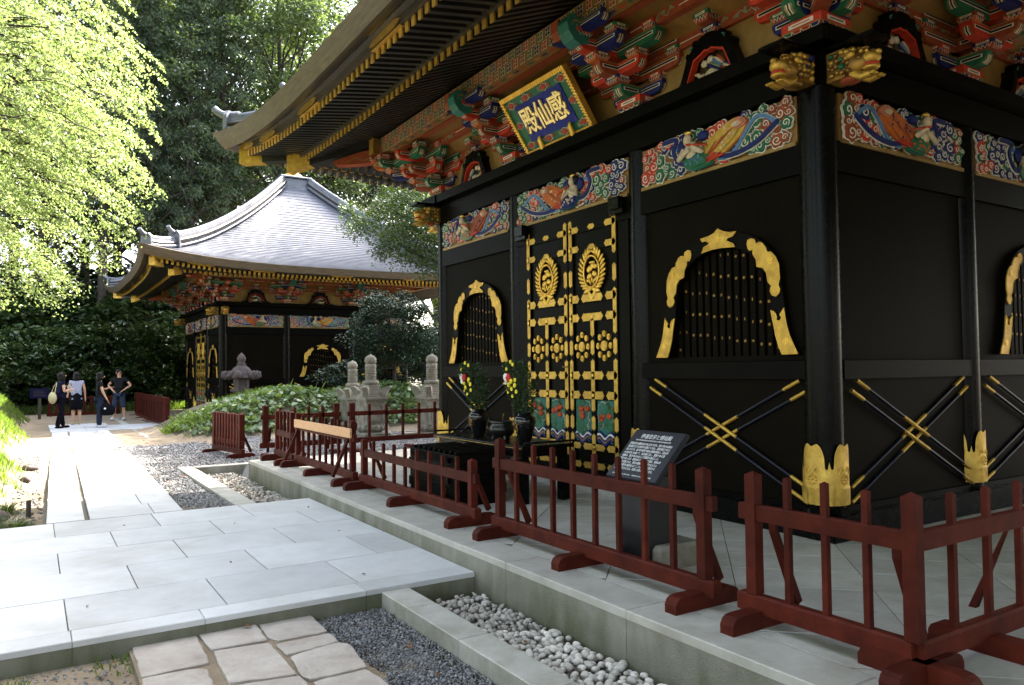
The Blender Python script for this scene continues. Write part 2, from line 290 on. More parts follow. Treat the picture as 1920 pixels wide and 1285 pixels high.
# ================================================================ ground
def mound_h(x, y):
    yf = 14.7 + .25 * np.sin(x * 1.3) + smooth(x, -1, 3) * .6
    a = smooth(y, yf, yf + 1.9) * (1 - smooth(y, 19.2, 21.4)) * smooth(x, -3.1, -1.0) * (1 - smooth(x, 12, 16))
    return a * (.98 + .10 * np.sin(x * 2.1 + 1) + .08 * np.sin(x * .9) + .10 * smooth(x, 1, 4))
def bank_h(x, y):
    e = -5.58 + .22 * np.sin(y * .8) - smooth(y, 8, 6) * .35
    return smooth(-x, -e, -e + 1.3) * (.25 + .75 * smooth(y, 5, 12)) * (1.0 + .08 * np.sin(y * 1.7)) * (1 - smooth(y, 27, 34)) + smooth(-x, 8, 14) * .8
def ground_z(x, y):
    x = np.asarray(x, float); y = np.asarray(y, float)
    z = -.325 + .10 * smooth(y, 3, 6) * smooth(x, -9, -4.3) + .05 * smooth(y, 8, 14)
    z = z + mound_h(x, y) + bank_h(x, y) + smooth(y, 30, 60) * .5
    z = z + .012 * np.sin(x * 5.1 + y * 2.2) * np.sin(y * 4.3)
    bed = ((x > -3.42) & (x < -2.4) & (y < 1.8)) | ((x > -3.42) & (x < -2.4) & (y > 5.5) & (y < 10.15)) | ((x > -2.6) & (y < 9.3) & (x < 12))
    return np.where(bed, -.47, z)
gx = np.concatenate([[-400, -150, -60, -30, -20, -14], np.arange(-11, 11.01, .14), np.arange(12, 20, 1.5), [25, 40, 80, 200, 400]])
gy = np.concatenate([[-400, -120, -40, -15, -8], np.arange(-5, 26.01, .16), np.arange(27, 45, 1.5), [50, 60, 80, 120, 250, 500]])
GX, GY = np.meshgrid(gx, gy); GZ = ground_z(GX, GY)
me = bpy.data.meshes.new('ground'); nx, ny = len(gx), len(gy)
me.from_pydata(np.stack([GX, GY, GZ], -1).reshape(-1, 3).tolist(), [], [(j * nx + i, j * nx + i + 1, (j + 1) * nx + i + 1, (j + 1) * nx + i) for j in range(ny - 1) for i in range(nx - 1)])
for k in ('soil', 'gravel_sheet', 'grass_floor', 'soil_dark'): me.materials.append(MATS[k])
cx = ((GX[:-1, :-1] + GX[1:, 1:]) / 2); cy = ((GY[:-1, :-1] + GY[1:, 1:]) / 2)
jit = .3 * np.sin(cx * 3.7) * np.sin(cy * 2.9) + rng.normal(0, .12, cx.shape)
mi = np.zeros(cx.shape, int)
mi[(cx > -4.2) & (cx < 7) & (cy + jit > 5.8) & (cy + jit < 14.9)] = 1
mi[(cx + jit > -3.98) & (cx < -3) & (cy < 1.7)] = 1
mi[(mound_h(cx, cy) > .12)] = 3
mi[(mound_h(cx, cy) > .82)] = 2
mi[(bank_h(cx, cy) > .22 + jit * .2) & (cx < -5)] = 2
mi[(cy > 33)] = 3; mi[(cx > 12)] = 3; mi[(cx < -14)] = 3
me.polygons.foreach_set('material_index', mi.ravel()); me.polygons.foreach_set('use_smooth', np.ones(mi.size, bool)); me.update()
ground = mesh_obj('ground', me); tag(ground, kind='structure')

# ---- pale stone pavement: slabs across and along the approach
def slab_mb(poly, z0, z1, mat, c=.006, tilt=0.):
    cxm = sum(p[0] for p in poly) / len(poly); cym = sum(p[1] for p in poly) / len(poly); mb = MB(); n = len(poly)
    ins = []
    for p in poly:
        d = math.hypot(p[0] - cxm, p[1] - cym) or 1; ins.append((p[0] - (p[0] - cxm) / d * c, p[1] - (p[1] - cym) / d * c))
    dz = random.uniform(-tilt, tilt)
    mb.add([(*p, z0) for p in poly] + [(*p, z1 - c * .6 + dz) for p in poly] + [(*p, z1 + dz) for p in ins],
           [tuple(range(2 * n, 3 * n))] + [(i, (i + 1) % n, n + (i + 1) % n, n + i) for i in range(n)] + [(n + i, n + (i + 1) % n, 2 * n + (i + 1) % n, 2 * n + i) for i in range(n)], mat)
    return mb
pv = MB(); pv.box(-14, -2.52, 1.50, 5.80, -.40, -.186, 'mortar')
def pdx(y): return .0225 * (y - 5.8)
pv.add([(-5.42, 5.8, -.2), (-4.0, 5.8, -.2), (-4.0 + pdx(24), 24, -.2), (-5.42 + pdx(24), 24, -.2)], [(0, 1, 2, 3)], 'mortar')
pavement = pv.build('pavement'); tag(pavement, kind='structure')
def slab(x0, x1, y0, y1, z1=-.17, g=.004, sk=0.):
    s0, s1 = (pdx(y0), pdx(y1)) if sk else (0, 0)
    slab_mb([(x0 + g + s0, y0 + g), (x1 - g + s0, y0 + g), (x1 - g + s1, y1 - g), (x0 + g + s1, y1 - g)], z1 - .03, z1, 'slab', .005, .0015).build('slab', pavement)
rows = [1.72, 2.52, 3.34, 4.17, 4.97, 5.80]
for r in range(5):
    off = -4.37 if r % 2 == 0 else -4.85
    xs = [off + .962 * k for k in range(-10, 4)]; xs = [x for x in xs if -14 < x < -2.9] + [-2.522]
    for a, b in zip(xs[:-1], xs[1:]): slab(a, b, rows[r], rows[r + 1])
for a, b in zip([-10.1, -8.2, -6.45, -5.32, -4.56, -3.44], [-8.2, -6.45, -5.32, -4.56, -3.44, -2.522]):
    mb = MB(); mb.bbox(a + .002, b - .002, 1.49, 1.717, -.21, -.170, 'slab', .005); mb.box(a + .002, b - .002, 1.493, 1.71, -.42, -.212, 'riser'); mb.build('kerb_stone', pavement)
yy = 5.805; k = 0
while yy < 20.5:
    l = (1.25, .95, 1.4, 1.1)[k % 4]; slab(-5.40, -5.03, yy, yy + l * 1.5 if k % 2 == 0 else yy + l, -.165, .004, 1)
    yy += l * 1.5 if k % 2 == 0 else l; k += 1
yy = 5.805; k = 0
while yy < 20.5:
    l = (.75, 1.3, 1.45, 1.2, 1.35)[k % 5]
    if k % 2: slab(-4.985, -4.4, yy, yy + l, -.165, .004, 1); slab(-4.4, -4.02, yy, yy + l, -.165, .004, 1)
    else: slab(-4.985, -4.3 if k else -4.33, yy, yy + l, -.165, .004, 1); slab(-4.3 if k else -4.33, -4.02, yy, yy + l, -.165, .004, 1)
    yy += l; k += 1
for a, b in ((-5.1, -4.2), (-4.2, -3.3), (-3.3, -2.4), (-2.4, -1.5)):      # cross path in front of the far building
    for j in range(2): slab(a, b, 20.75 + j * 1.15, 21.88 + j * 1.15 + (.0), -.16)
for a, b in ((-5.1, -4.4), (-4.4, -3.5)): slab(a, b, 23.05, 24.3, -.16)

# ---- old flagstones at the foot of the pavement
FL = [[(-4.98, 1.75), (-4.61, 1.73), (-4.63, .97), (-5.0, .96)], [(-4.6, 1.74), (-4.28, 1.75), (-4.23, 1.69), (-4.24, 1.16), (-4.58, 1.18), (-4.59, 1.48)],
      [(-4.21, 1.68), (-4.1, 1.73), (-3.91, 1.73), (-3.85, 1.67), (-3.86, 1.12), (-4.18, 1.12), (-4.22, 1.2)], [(-4.22, 1.05), (-3.86, 1.06), (-3.86, .88), (-4.21, .83)],
      [(-4.2, .78), (-3.88, .85), (-3.83, .79), (-3.87, .38), (-4.2, .38), (-4.23, .44)], [(-4.58, 1.12), (-4.25, 1.08), (-4.25, .49), (-4.6, .57)],
      [(-5.0, .92), (-4.75, .91), (-4.66, .86), (-4.68, .55), (-4.72, .3), (-5.02, .36)], [(-4.6, .52), (-4.24, .45), (-4.25, .0), (-4.6, -.1)],
      [(-4.2, .34), (-3.89, .35), (-3.86, .1), (-3.92, -.2), (-4.2, -.14)], [(-5.02, .3), (-4.68, .25), (-4.64, -.4), (-5.0, -.45)], [(-4.6, -.15), (-3.95, -.24), (-4.0, -.8), (-4.6, -.8)]]
fl = MB(); fl.box(-5.01, -3.89, -1., 1.74, -.42, -.292, 'soil'); flags = fl.build('flagstone_path'); tag(flags, kind='structure')
def rough_outline(p, amp=.012, step=.09):
    out = []; n = len(p)
    for i in range(n):
        a, b = p[i], p[(i + 1) % n]; l = math.dist(a, b); m = max(1, int(l / step))
        for k in range(m):
            t = k / m; q = (a[0] + (b[0] - a[0]) * t, a[1] + (b[1] - a[1]) * t)
            if k: q = (q[0] + random.gauss(0, amp * .5), q[1] + random.gauss(0, amp * .5))
            out.append(q)
    cxm = sum(q[0] for q in out) / len(out); cym = sum(q[1] for q in out) / len(out)      # rounded corners
    return [((a[0] + 6 * b[0] + c[0]) / 8, (a[1] + 6 * b[1] + c[1]) / 8) for a, b, c in zip(out[-1:] + out[:-1], out, out[1:] + out[:1])]
for p in FL:
    mx_ = sum(q[0] for q in p) / len(p); my_ = sum(q[1] for q in p) / len(p)
    slab_mb(rough_outline([((q[0] - mx_) * 1.015 + mx_, (q[1] - my_) * 1.015 + my_) for q in p], .008, .04), -.42, -.272 + random.uniform(-.008, .008), 'old_stone', .009).build('flagstone', flags)

# ---- platform under the building, its edge stones, pebble beds and kerbs
pf = MB(); pf.box(-2.2, 10.5, -9, 9.05, -.5, -.006, 'mortar'); platform = pf.build('platform'); tag(platform, kind='structure')
es = [-6.2, -4.6, -3.1, -1.75, -.35, 1.02, 2.45, 3.85, 5.3, 6.15, 7.15, 9.05]
for a, b in zip(es[:-1], es[1:]):
    mb = MB(); mb.bbox(-2.52, -2.205, a + .002, b - .002, -.002 - .05, 0, 'slab_warm', .006)
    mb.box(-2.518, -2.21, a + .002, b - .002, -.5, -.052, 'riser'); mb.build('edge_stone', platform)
for a, b in zip([-2.2, -1.1, 0, 1.2, 2.4, 3.6, 5, 6.4, 7.8, 9.2], [-1.1, 0, 1.2, 2.4, 3.6, 5, 6.4, 7.8, 9.2, 10.5]):
    mb = MB(); mb.bbox(a + .002, b - .002, 8.75, 9.06, -.5, 0, 'slab_warm', .006); mb.build('edge_stone', platform)
def clip(poly, a, b, c):          # keep a*x + b*y >= c
    out = []
    for p, q in zip(poly, poly[1:] + poly[:1]):
        dp, dq = a * p[0] + b * p[1] - c, a * q[0] + b * q[1] - c
        if dp >= 0: out.append(p)
        if dp * dq < 0: t = dp / (dp - dq); out.append((p[0] + (q[0] - p[0]) * t, p[1] + (q[1] - p[1]) * t))
    return out
h = math.sqrt(.5)                  # terrace tiles laid diagonally
for i in range(-22, 26):
    for j in range(-14, 18):
        a0, a1, b0, b1 = i * .45 + .008, i * .45 + .442, j * .86 + .004, j * .86 + .856
        q = [((a * h + b * h), (a * h - b * h)) for a, b in ((a0, b0), (a0, b1), (a1, b1), (a1, b0))]
        if max(p[0] for p in q) > 6 or min(p[1] for p in q) < -6.2: continue
        for cl in ((1, 0, -2.198), (0, -1, -8.742)):
            if q: q = clip(q, *cl)
        if len(q) < 3: continue
        mx_, my_ = sum(p[0] for p in q) / len(q), sum(p[1] for p in q) / len(q)
        if mx_ > .3 and .3 < my_ < 7.1: continue
        ar = abs(sum(q[k][0] * q[k - 1][1] - q[k - 1][0] * q[k][1] for k in range(len(q)))) / 2
        if ar < .004: continue
        slab_mb(q, -.03, 0, 'slab_warm', .003, .001).build('tile', platform)
kerbs = MB(); kerbs.box(-3.30, -3.12, -3, 1.46, -.45, -.26, 'mortar'); kerbs.box(-3.40, -3.2, 5.82, 10.1, -.45, -.28, 'mortar'); kb = kerbs.build('kerb'); tag(kb, kind='structure')
for a, b in ((-4.2, -2.9), (-2.9, -1.6), (-1.6, -.62), (-.62, .28), (.28, 1.02), (1.02, 1.485)):
    mb = MB(); mb.bbox(-3.32, -3.10, a + .002, b - .002, -.46, -.20, 'kerb', .006); mb.build('kerb_stone', kb)
for a, b in ((5.81, 7.3), (7.3, 8.8), (8.8, 10.3)):
    mb = MB(); mb.bbox(-3.42, -3.17, a + .002, b - .002, -.46, -.175, 'kerb', .006); mb.build('kerb_stone', kb)
mb = MB(); mb.bbox(-3.165, -2.0, 10.08, 10.3, -.46, -.175, 'kerb', .006); mb.build('kerb_stone', kb)
for a, b in ((-4.02, -3.43),): mb = MB(); mb.bbox(a, b, 8.3, 8.42, -.4, -.225, 'kerb', .006); mb.build('kerb_stone', kb)
# far beds before the second building
for (x0, x1, y0, y1) in ((-3.1, -2.9, 16.9, 20.6), (-2.9, -2.0, 16.9, 17.1)):
    mb = MB(); mb.bbox(x0, x1, y0, y1, -.46, -.17, 'kerb', .006); mb.build('kerb_stone', kb)
mb = MB(); mb.bbox(-3.1, -2.9, 23.3, 27, -.46, -.17, 'kerb', .006); mb.build('kerb_stone', kb)
# platform of the second building
p2 = MB(); p2.box(-2.45, 12, 21.6, 40, -.6, -.306, 'mortar'); plat2 = p2.build('platform'); tag(plat2, kind='structure')
for k in range(12):
    mb = MB(); mb.bbox(-2.5, -2.15, 17.6 + k * 1.5 + .002 + 0, 19.098 + k * 1.5, -.5, -.25, 'slab_warm', .01)
    if 17.6 + k * 1.5 > 17: mb.build('edge_stone', plat2)
mb = MB(); mb.box(-2.15, 10, 21.3, 40, -.5, -.296, 'slab_warm'); mb.build('paving_sheet', plat2)

# ---- pebbles
def pebble_mesh(seed, r, seg=10):
    mb = MB(); rr = random.Random(seed); a, b, c = rr.uniform(.85, 1.35), rr.uniform(.75, 1.0), rr.uniform(.55, .8)
    mb.ball((0, 0, 0), (r * a, r * b, r * c), 'pebble', seg, 6)
    ph = [rr.uniform(0, 6) for _ in range(3)]
    mb.v = [(x * (1 + .12 * math.sin(y / r * 2.3 + ph[0])), y * (1 + .14 * math.sin(x / r * 2 + ph[1])), z * (1 + .12 * math.sin((x + y) / r * 1.7 + ph[2]))) for x, y, z in mb.v]
    return mb.mesh('pebble')
PM = [pebble_mesh(i, .026, 9) for i in range(14)]
bed = MB(); bed.box(-3.11, -2.51, -3.5, 1.487, -.47, -.39, 'mortar'); bd1 = bed.build('pebble_bed'); tag(bd1, kind='structure')
bed = MB(); bed.box(-3.18, -2.51, 5.81, 10.09, -.47, -.39, 'mortar'); bd2 = bed.build('pebble_bed'); tag(bd2, kind='structure')
def scatter(x0, x1, y0, y1, d, tries=9000):
    P = []; cell = {}
    for _ in range(tries):
        x, y = random.uniform(x0, x1), random.uniform(y0, y1); k = (int(x // d), int(y // d))
        if any((x - q[0]) ** 2 + (y - q[1]) ** 2 < d * d for i in (-1, 0, 1) for j in (-1, 0, 1) for q in cell.get((k[0] + i, k[1] + j), ())): continue
        cell.setdefault(k, []).append((x, y)); P.append((x, y))
    return P
near = scatter(-3.075, -2.55, -.95, 1.42, .042, 16000)
near.sort(key=lambda p: (p[0] - CAM.x) ** 2 + (p[1] - CAM.y) ** 2)
for i, (x, y) in enumerate(near[:300]):
    s = random.uniform(.75, 1.25); o = mesh_obj('pebble', random.choice(PM), bd1, (x, y, -.345 + .05 * smooth(x, -3.1, -2.6) * 0 + random.uniform(0, .035)), (random.uniform(-.5, .5), random.uniform(-.5, .5), random.uniform(0, 6.3))); o.scale = (s, s, s)
ICO_V = None
def solid_cloud(name, P, r, parent=None, mat='pebble_far', flat=.6, seg=6):
    mb = MB(); mb.ball((0, 0, 0), (1, .8, flat), mat, seg, 4); V0 = np.array(mb.v); n = seg
    F = [f if len(f) == 4 else (f[0], f[1], f[2], f[2]) for f in mb.f]
    tri = []
    for f in mb.f: tri += [(f[0], f[i], f[i + 1]) for i in range(1, len(f) - 1)]
    N = len(P); a = rng.uniform(0, 2 * PI, N); s = r * rng.uniform(.6, 1.35, N); tl = rng.normal(0, .35, (N, 2))
    c, q = np.cos(a), np.sin(a); V = V0[None] * s[:, None, None] * (1 + rng.normal(0, .12, (N, len(V0), 1)))
    V = np.stack([V[..., 0] * c[:, None] - V[..., 1] * q[:, None], V[..., 0] * q[:, None] + V[..., 1] * c[:, None], V[..., 2] + V[..., 0] * tl[:, :1] + V[..., 1] * tl[:, 1:]], -1) + np.asarray(P)[:, None, :]
    o = mesh_obj(name, np_solid(name, V, tri, mat), parent); o['kind'] = 'stuff'; return o
rest = near[300:]; under = [(x, y, -.378 + random.uniform(0, .015)) for x, y in scatter(-3.09, -2.53, -2.5, 1.46, .045, 9000)]
solid_cloud('pebbles', [(x, y, -.345 + random.uniform(0, .035)) for x, y in rest] + under, .028, bd1, 'pebble')
far = [(x, y, -.34 + random.uniform(0, .03)) for x, y in scatter(-3.13, -2.54, 5.84, 10.05, .046, 16000)]
solid_cloud('pebbles', far, .030, bd2, 'pebble_far')
solid_cloud('pebbles', [(x, y, -.23) for x, y in scatter(-2.88, -2.52, 17.15, 20.5, .08, 2500)], .045, None, 'pebble_far')
# fine dark gravel, denser near the camera
G = [(x, y) for x, y in scatter(-3.99, -3.33, -1.6, 1.47, .0165, 60000) if not (x < -3.84 + .05 * math.sin(y * 5) and y < 1.75 and random.random() < .93)]
GP = np.array([(x, y, -.318 + random.uniform(0, .008)) for x, y in G]); solid_cloud('gravel', GP, .0125, None, 'gravel_stone', .5, 5)
GF = np.stack([rng.uniform(-4.05, -3.4, 5000), rng.uniform(5.85, 15, 5000)], 1); GF2 = np.stack([rng.uniform(-3.9, 4, 9000), rng.uniform(10.4, 14.9, 9000)], 1); GF = np.concatenate([GF, GF2])
GF3 = np.stack([rng.uniform(-5.9, -5.02, 900), rng.uniform(-.3, 1.49, 900)], 1)
GF4 = np.stack([rng.uniform(-5.75, -5.42, 500), rng.uniform(6, 14, 500)], 1)
GA = np.concatenate([GF, GF4]); solid_cloud('gravel', np.column_stack([GA, ground_z(GA[:, 0], GA[:, 1]) + .004]), .021, None, 'gravel_stone', .5, 5)
solid_cloud('gravel', np.column_stack([GF3, ground_z(GF3[:, 0], GF3[:, 1]) + .002]), .010, None, 'gravel_stone', .5, 5)
# drain grate let into the gravel beside the pavement
gr = empty('drain_grate', (-3.72, 6.05, -.205)); tag(gr, 'small rusty slotted drain grate in gravel where path meets pavement', 'drain grate')
mb = MB(); mb.box(-.27, .27, -.19, -.17, -.03, 0, 'iron'); mb.box(-.27, .27, .17, .19, -.03, 0, 'iron'); mb.box(-.27, -.25, -.169, .169, -.03, 0, 'iron'); mb.box(.25, .27, -.169, .169, -.03, 0, 'iron'); mb.box(-.25, .25, -.17, .17, -.05, -.03, 'sign_body'); mb.build('frame', gr)
for i in range(15): mb = MB(); mb.box(-.235 + i * .0335 - .008, -.235 + i * .0335 + .008, -.168, .168, -.02, -.003, 'iron'); mb.build('bar', gr)

# ================================================================ the mausoleum
HA = 3.69                      # half width of the square building
class Part:
    def __init__(s, name): s.name = name; s.mb = MB(); s.subs = []
    def sub(s, name): m = MB(); s.subs.append((name, m)); return m
class Building:
    def __init__(s): s.parts = []; s.T = Matrix()
    def part(s, name): p = Part(name); p.mb.M = s.T; s.parts.append(p); return p
    def finish(s, root, joined=False):
        if joined:                 # seen from afar: small pieces go into the part they belong to
            pool = {}
            for p in s.parts:
                for n, m in p.subs: p.mb.join(m)
                p.subs = []
                if p.name in ('rafter',): pool.setdefault(p.name + 's', MB()).join(p.mb)
                elif p.mb.v: p.mb.build(p.name, root)
            for n, m in pool.items(): m.build(n, root)['kind'] = 'stuff'
            return
        cnt = {}; pool = {}
        for p in s.parts:
            cnt[p.name] = cnt.get(p.name, 0) + 1
            if p.name == 'rafter' and (cnt['rafter'] > 300): pool.setdefault('rafters', MB()).join(p.mb); continue
            if not p.mb.v:
                if not p.subs: continue
                n, m = p.subs.pop(0); p.mb = m
            o = p.mb.build(p.name, root)
            for n, m in p.subs:
                if m.v: m.build(n, o)
        for n, m in pool.items(): m.build(n, root)['kind'] = 'stuff'
COLX = [-3.48, -1.26, 1.26, 3.48]; BAYS = [-2.37, 0., 2.37]
WALL = 3.57
def fit_poly(u0, u1, z0, z1, tip=.35):      # a gold mount with ogee points at both ends of its long side
    w, h = u1 - u0, z1 - z0; hor = w > h
    L_, B = (w, h) if hor else (h, w); t = min(tip * B * 1.5, L_ * .45); b = B / 2
    pts = [(0, 0), (t * .35, .28 * b), (t * .45, .62 * b), (t * .62, .55 * b), (t * .75, 1. * b), (t * 1.1, .86 * b)]
    up = pts + [(L_ - p[0], p[1]) for p in pts[::-1]]; lo = [(p[0], -p[1]) for p in up[-2:0:-1]]
    P = up + lo
    return [(u0 + x, (z0 + z1) / 2 + y) for x, y in P] if hor else [((u0 + u1) / 2 + y, z0 + x) for x, y in P]
def disc(c, r, n=14, sx=1., sz=1.): return [(c[0] + r * sx * math.cos(2 * PI * k / n), c[1] + r * sz * math.sin(2 * PI * k / n)) for k in range(n)]
def lobed(c, r, lobes=5, amp=.16, n=30, ph=0., sx=1., sz=1.):
    return [(c[0] + sx * r * (1 + amp * abs(math.sin(lobes * t / 2 + ph)) - amp * .6) * math.cos(t), c[1] + sz * r * (1 + amp * abs(math.sin(lobes * t / 2 + ph)) - amp * .6) * math.sin(t)) for t in (2 * PI * k / n for k in range(n))]
def cloud(mb, c, r, col, rr, w, n=26):        # carved scroll cloud: white rim, coloured body, white curl
    lb = rr.choice((4, 5, 6)); ph = rr.uniform(0, 3); sx, sz = rr.uniform(.85, 1.25), rr.uniform(.85, 1.1)
    mb.prism(lobed(c, r, lb, .28, n, ph, sx, sz), w, w + .018, 'white'); mb.prism(lobed(c, r * .84, lb, .28, n, ph, sx, sz), w + .018, w + .030, col)
    a0 = rr.uniform(0, 6.28); d = rr.choice((-1, 1))
    mb.strip([(c[0] + sx * r * (.62 - .52 * k / 13) * math.cos(a0 + d * k * .62), c[1] + sz * r * (.62 - .52 * k / 13) * math.sin(a0 + d * k * .62)) for k in range(14)], r * .13, w + .028, w + .036, 'white')
def ribbon(mb, pts, wd, col, w0):
    mb.strip(pts, wd * 1.35, w0, w0 + .012, 'white'); mb.strip(pts, wd, w0 + .01, w0 + .026, col)
def curve(pts, n=7):           # Catmull-Rom
    P = [pts[0]] + list(pts) + [pts[-1]]; out = []
    for i in range(1, len(P) - 2):
        for k in range(n):
            t = k / n; a, b, c, d = P[i - 1], P[i], P[i + 1], P[i + 2]
            out.append(tuple(.5 * (2 * b[j] + (c[j] - a[j]) * t + (2 * a[j] - 5 * b[j] + 4 * c[j] - d[j]) * t * t + (3 * b[j] - a[j] - 3 * c[j] + d[j]) * t ** 3) for j in range(len(b))))
    return out + [tuple(pts[-1])]
def frieze(B, u, hw, z0, z1, seed, detail, flip=1, robe='yellow', skirt='green'):
    rr = random.Random(seed); p = B.part('frieze_carving'); w = WALL + .03; hz = (z1 - z0) / 2; zc = (z0 + z1) / 2
    p.mb.box(u - hw, u + hw, WALL - .02, w, z0 - .005, z1 - .02, 'ochre')
    p.mb.box(u - hw, u + hw, w, w + .03, z0 - .03, z0 + .005, 'gold_board')
    cols = ['navy', 'green', 'red', 'brick', 'green', 'navy', 'red', 'green']; P = []
    for _ in range(1500):
        r = rr.uniform(.048, .090); x = rr.uniform(-hw + r * .8, hw - r * .8); z = rr.uniform(-hz + r * .75, hz - r * .6)
        if abs(x) < .36 and abs(z) < hz * .5 and rr.random() < .95: continue
        if any((x - q[0]) ** 2 + (z - q[1]) ** 2 < (.66 * (r + q[2])) ** 2 for q in P): continue
        P.append((x, z, r))
    def colat(x):                  # colours run in patches along the panel
        return cols[int((x + hw) / (2 * hw) * 7.99 + seed) % 8] if rr.random() < .62 else rr.choice(cols)
    for x, z, r in P:
        cloud(p.sub('cloud'), (u + x, zc + z), r, colat(x), rr, w + .005 + rr.uniform(0, .012), 26 if detail else 16)
    for s_, c_ in ((1, 'navy'), (-1, 'blue')):
        pts = curve([(u + flip * x, zc + z * hz) for x, z in ((-.86 * hw, .1 * s_), (-.6 * hw, -.55 * s_), (-.28 * hw, -.75), (.05, -.35), (.34 * hw, -.5 * s_), (.46 * hw, .2), (.42 * hw, .75), (.62 * hw, .8))][::1])
        ribbon(p.sub('sash'), pts, .045 if s_ > 0 else .035, c_, w + (.042 if s_ > 0 else .03))
    f = p.sub('figure'); X = lambda x: u + flip * x; Z = lambda z: zc + hz * z
    def drape(o, col, w0, d, pat=None, rim=None):
        o = [(X(x), Z(z)) for x, z in o]
        if flip < 0: o = o[::-1]
        c = curve(o + o[:1], 5)[:-1]; cxm = sum(q[0] for q in c) / len(c); czm = sum(q[1] for q in c) / len(c)
        if rim: f.prism([(cxm + (q[0] - cxm) * 1.07, czm + (q[1] - czm) * 1.07) for q in c], w0, w0 + d * .6, rim)
        f.prism(c, w0, w0 + d, col); f.prism([(cxm + (q[0] - cxm) * .72, czm + (q[1] - czm) * .72) for q in c], w0 + d, w0 + d + .012, col)
        if pat:
            for _ in range(12):
                t = rr.random(); q = rr.choice(c); k_ = rr.uniform(.1, .75); f.prism(lobed((cxm + (q[0] - cxm) * k_, czm + (q[1] - czm) * k_), .014, 4, .4, 8), w0 + d, w0 + d + .016, pat)
    drape([(.10, -.15), (-.02, .25), (-.16, .55), (-.34, .80), (-.48, .55), (-.44, .1), (-.30, -.35), (-.12, -.75), (.08, -.6)], robe, w + .035, .03, rr.choice(('blue', 'cream', 'navy')), 'orange')
    drape([(-.30, .62), (-.42, .78), (-.50, .45), (-.38, .28)], 'pink', w + .06, .02); drape([(-.33, .52), (-.40, .60), (-.44, .44), (-.36, .38)], 'cream', w + .075, .02)
    drape([(.30, -.25), (.12, -.18), (-.02, -.45), (-.06, -.85), (.16, -.95), (.28, -.7)], skirt, w + .05, .035, rr.choice(('orange', 'blue', 'cream')), 'teal')
    for k in range(4): f.strip(curve([(X(-.40 + k * .09), Z(.5 - k * .15)), (X(-.25 + k * .08), Z(.15 - k * .2)), (X(-.05 + k * .03), Z(-.5))]), .012, w + .065, w + .082, ('orange', 'brick')[k % 2])
    for k in range(3): f.strip(curve([(X(-.12 - k * .06), Z(-.45 - .08 * k)), (X(-.02), Z(-.62 - k * .06)), (X(.06 + .04 * k), Z(-.5 - k * .12))]), .02, w + .07, w + .088, 'red')
    f.ball((X(.20), w + .07, zc - hz * .02), (.085, .05, .10), 'cream', 12, 8)
    f.ball((X(.22), w + .10, zc + hz * .48), (.048, .042, .062), 'cream', 12, 8); f.ball((X(.25), w + .082, zc + hz * .56), (.062, .04, .062), 'black', 12, 8)
    f.ball((X(.22), w + .09, zc + hz * .82), (.05, .03, .022), 'gold', 8, 5)
    f.tube([(X(.27), w + .09, zc + .02), (X(.33), w + .11, zc - hz * .32), (X(.17), w + .13, zc - hz * .02)], [.034, .03, .022], 'cream', 8)
    f.tube([(X(.14), w + .09, zc + .0), (X(.02), w + .11, zc - hz * .25), (X(.13), w + .135, zc + hz * .1)], [.034, .028, .02], 'cream', 8)
    f.tube([(X(-.06), w + .13, zc - hz * .05), (X(.2), w + .145, zc + hz * .22)], .011, 'red', 6)
    f.ball((X(.33), w + .06, zc + hz * .3), (.07, .03, .08), 'navy', 10, 6); f.ball((X(.06), w + .05, zc + hz * .55), (.08, .03, .05), 'navy', 10, 6)
OUT = [(0.881, 1.55), (0.839, 1.635), (0.797, 1.721), (0.767, 1.826), (0.748, 1.968), (0.729, 2.095), (0.712, 2.23), (0.702, 2.356), (0.669, 2.428), (0.602, 2.514), (0.52, 2.595), (0.388, 2.67), (0.224, 2.719), (0.0, 2.775)]
INN = [(0.714, 1.55), (0.682, 1.63), (0.65, 1.727), (0.63, 1.834), (0.604, 1.952), (0.592, 2.069), (0.579, 2.201), (0.554, 2.287), (0.496, 2.382), (0.407, 2.472), (0.309, 2.536), (0.214, 2.571), (0.0, 2.6)]
SHO = [(0.354, 2.58), (0.361, 2.619), (0.399, 2.631), (0.442, 2.616), (0.451, 2.59), (0.447, 2.574), (0.496, 2.584), (0.532, 2.568), (0.566, 2.524), (0.577, 2.484), (0.624, 2.474), (0.669, 2.428), (0.702, 2.356), (0.71, 2.231), (0.691, 2.175), (0.696, 2.157), (0.709, 2.135), (0.7, 2.098), (0.665, 2.07), (0.625, 2.085), (0.602, 2.121), (0.609, 2.154), (0.621, 2.168), (0.581, 2.21), (0.566, 2.295), (0.525, 2.344), (0.459, 2.363), (0.455, 2.426), (0.42, 2.48), (0.411, 2.526), (0.384, 2.518), (0.362, 2.543)]
FOO = [(0.604, 1.952), (0.638, 1.939), (0.661, 1.914), (0.668, 1.885), (0.659, 1.866), (0.69, 1.85), (0.721, 1.876), (0.701, 1.906), (0.713, 1.925), (0.748, 1.968), (0.752, 1.912), (0.767, 1.826), (0.797, 1.721), (0.839, 1.635), (0.881, 1.556), (0.714, 1.553), (0.682, 1.63), (0.65, 1.727), (0.63, 1.834)]
TOP = [(-0.225, 2.723), (-0.14, 2.728), (-0.07, 2.749), (0.0, 2.786), (0.053, 2.746), (0.133, 2.727), (0.224, 2.719), (0.204, 2.685), (0.158, 2.688), (0.131, 2.674), (0.107, 2.667), (0.131, 2.645), (0.183, 2.63), (0.214, 2.574), (0.076, 2.594), (-0.06, 2.592), (-0.208, 2.581), (-0.193, 2.614), (-0.142, 2.636), (-0.1, 2.656), (-0.127, 2.676), (-0.184, 2.684)]
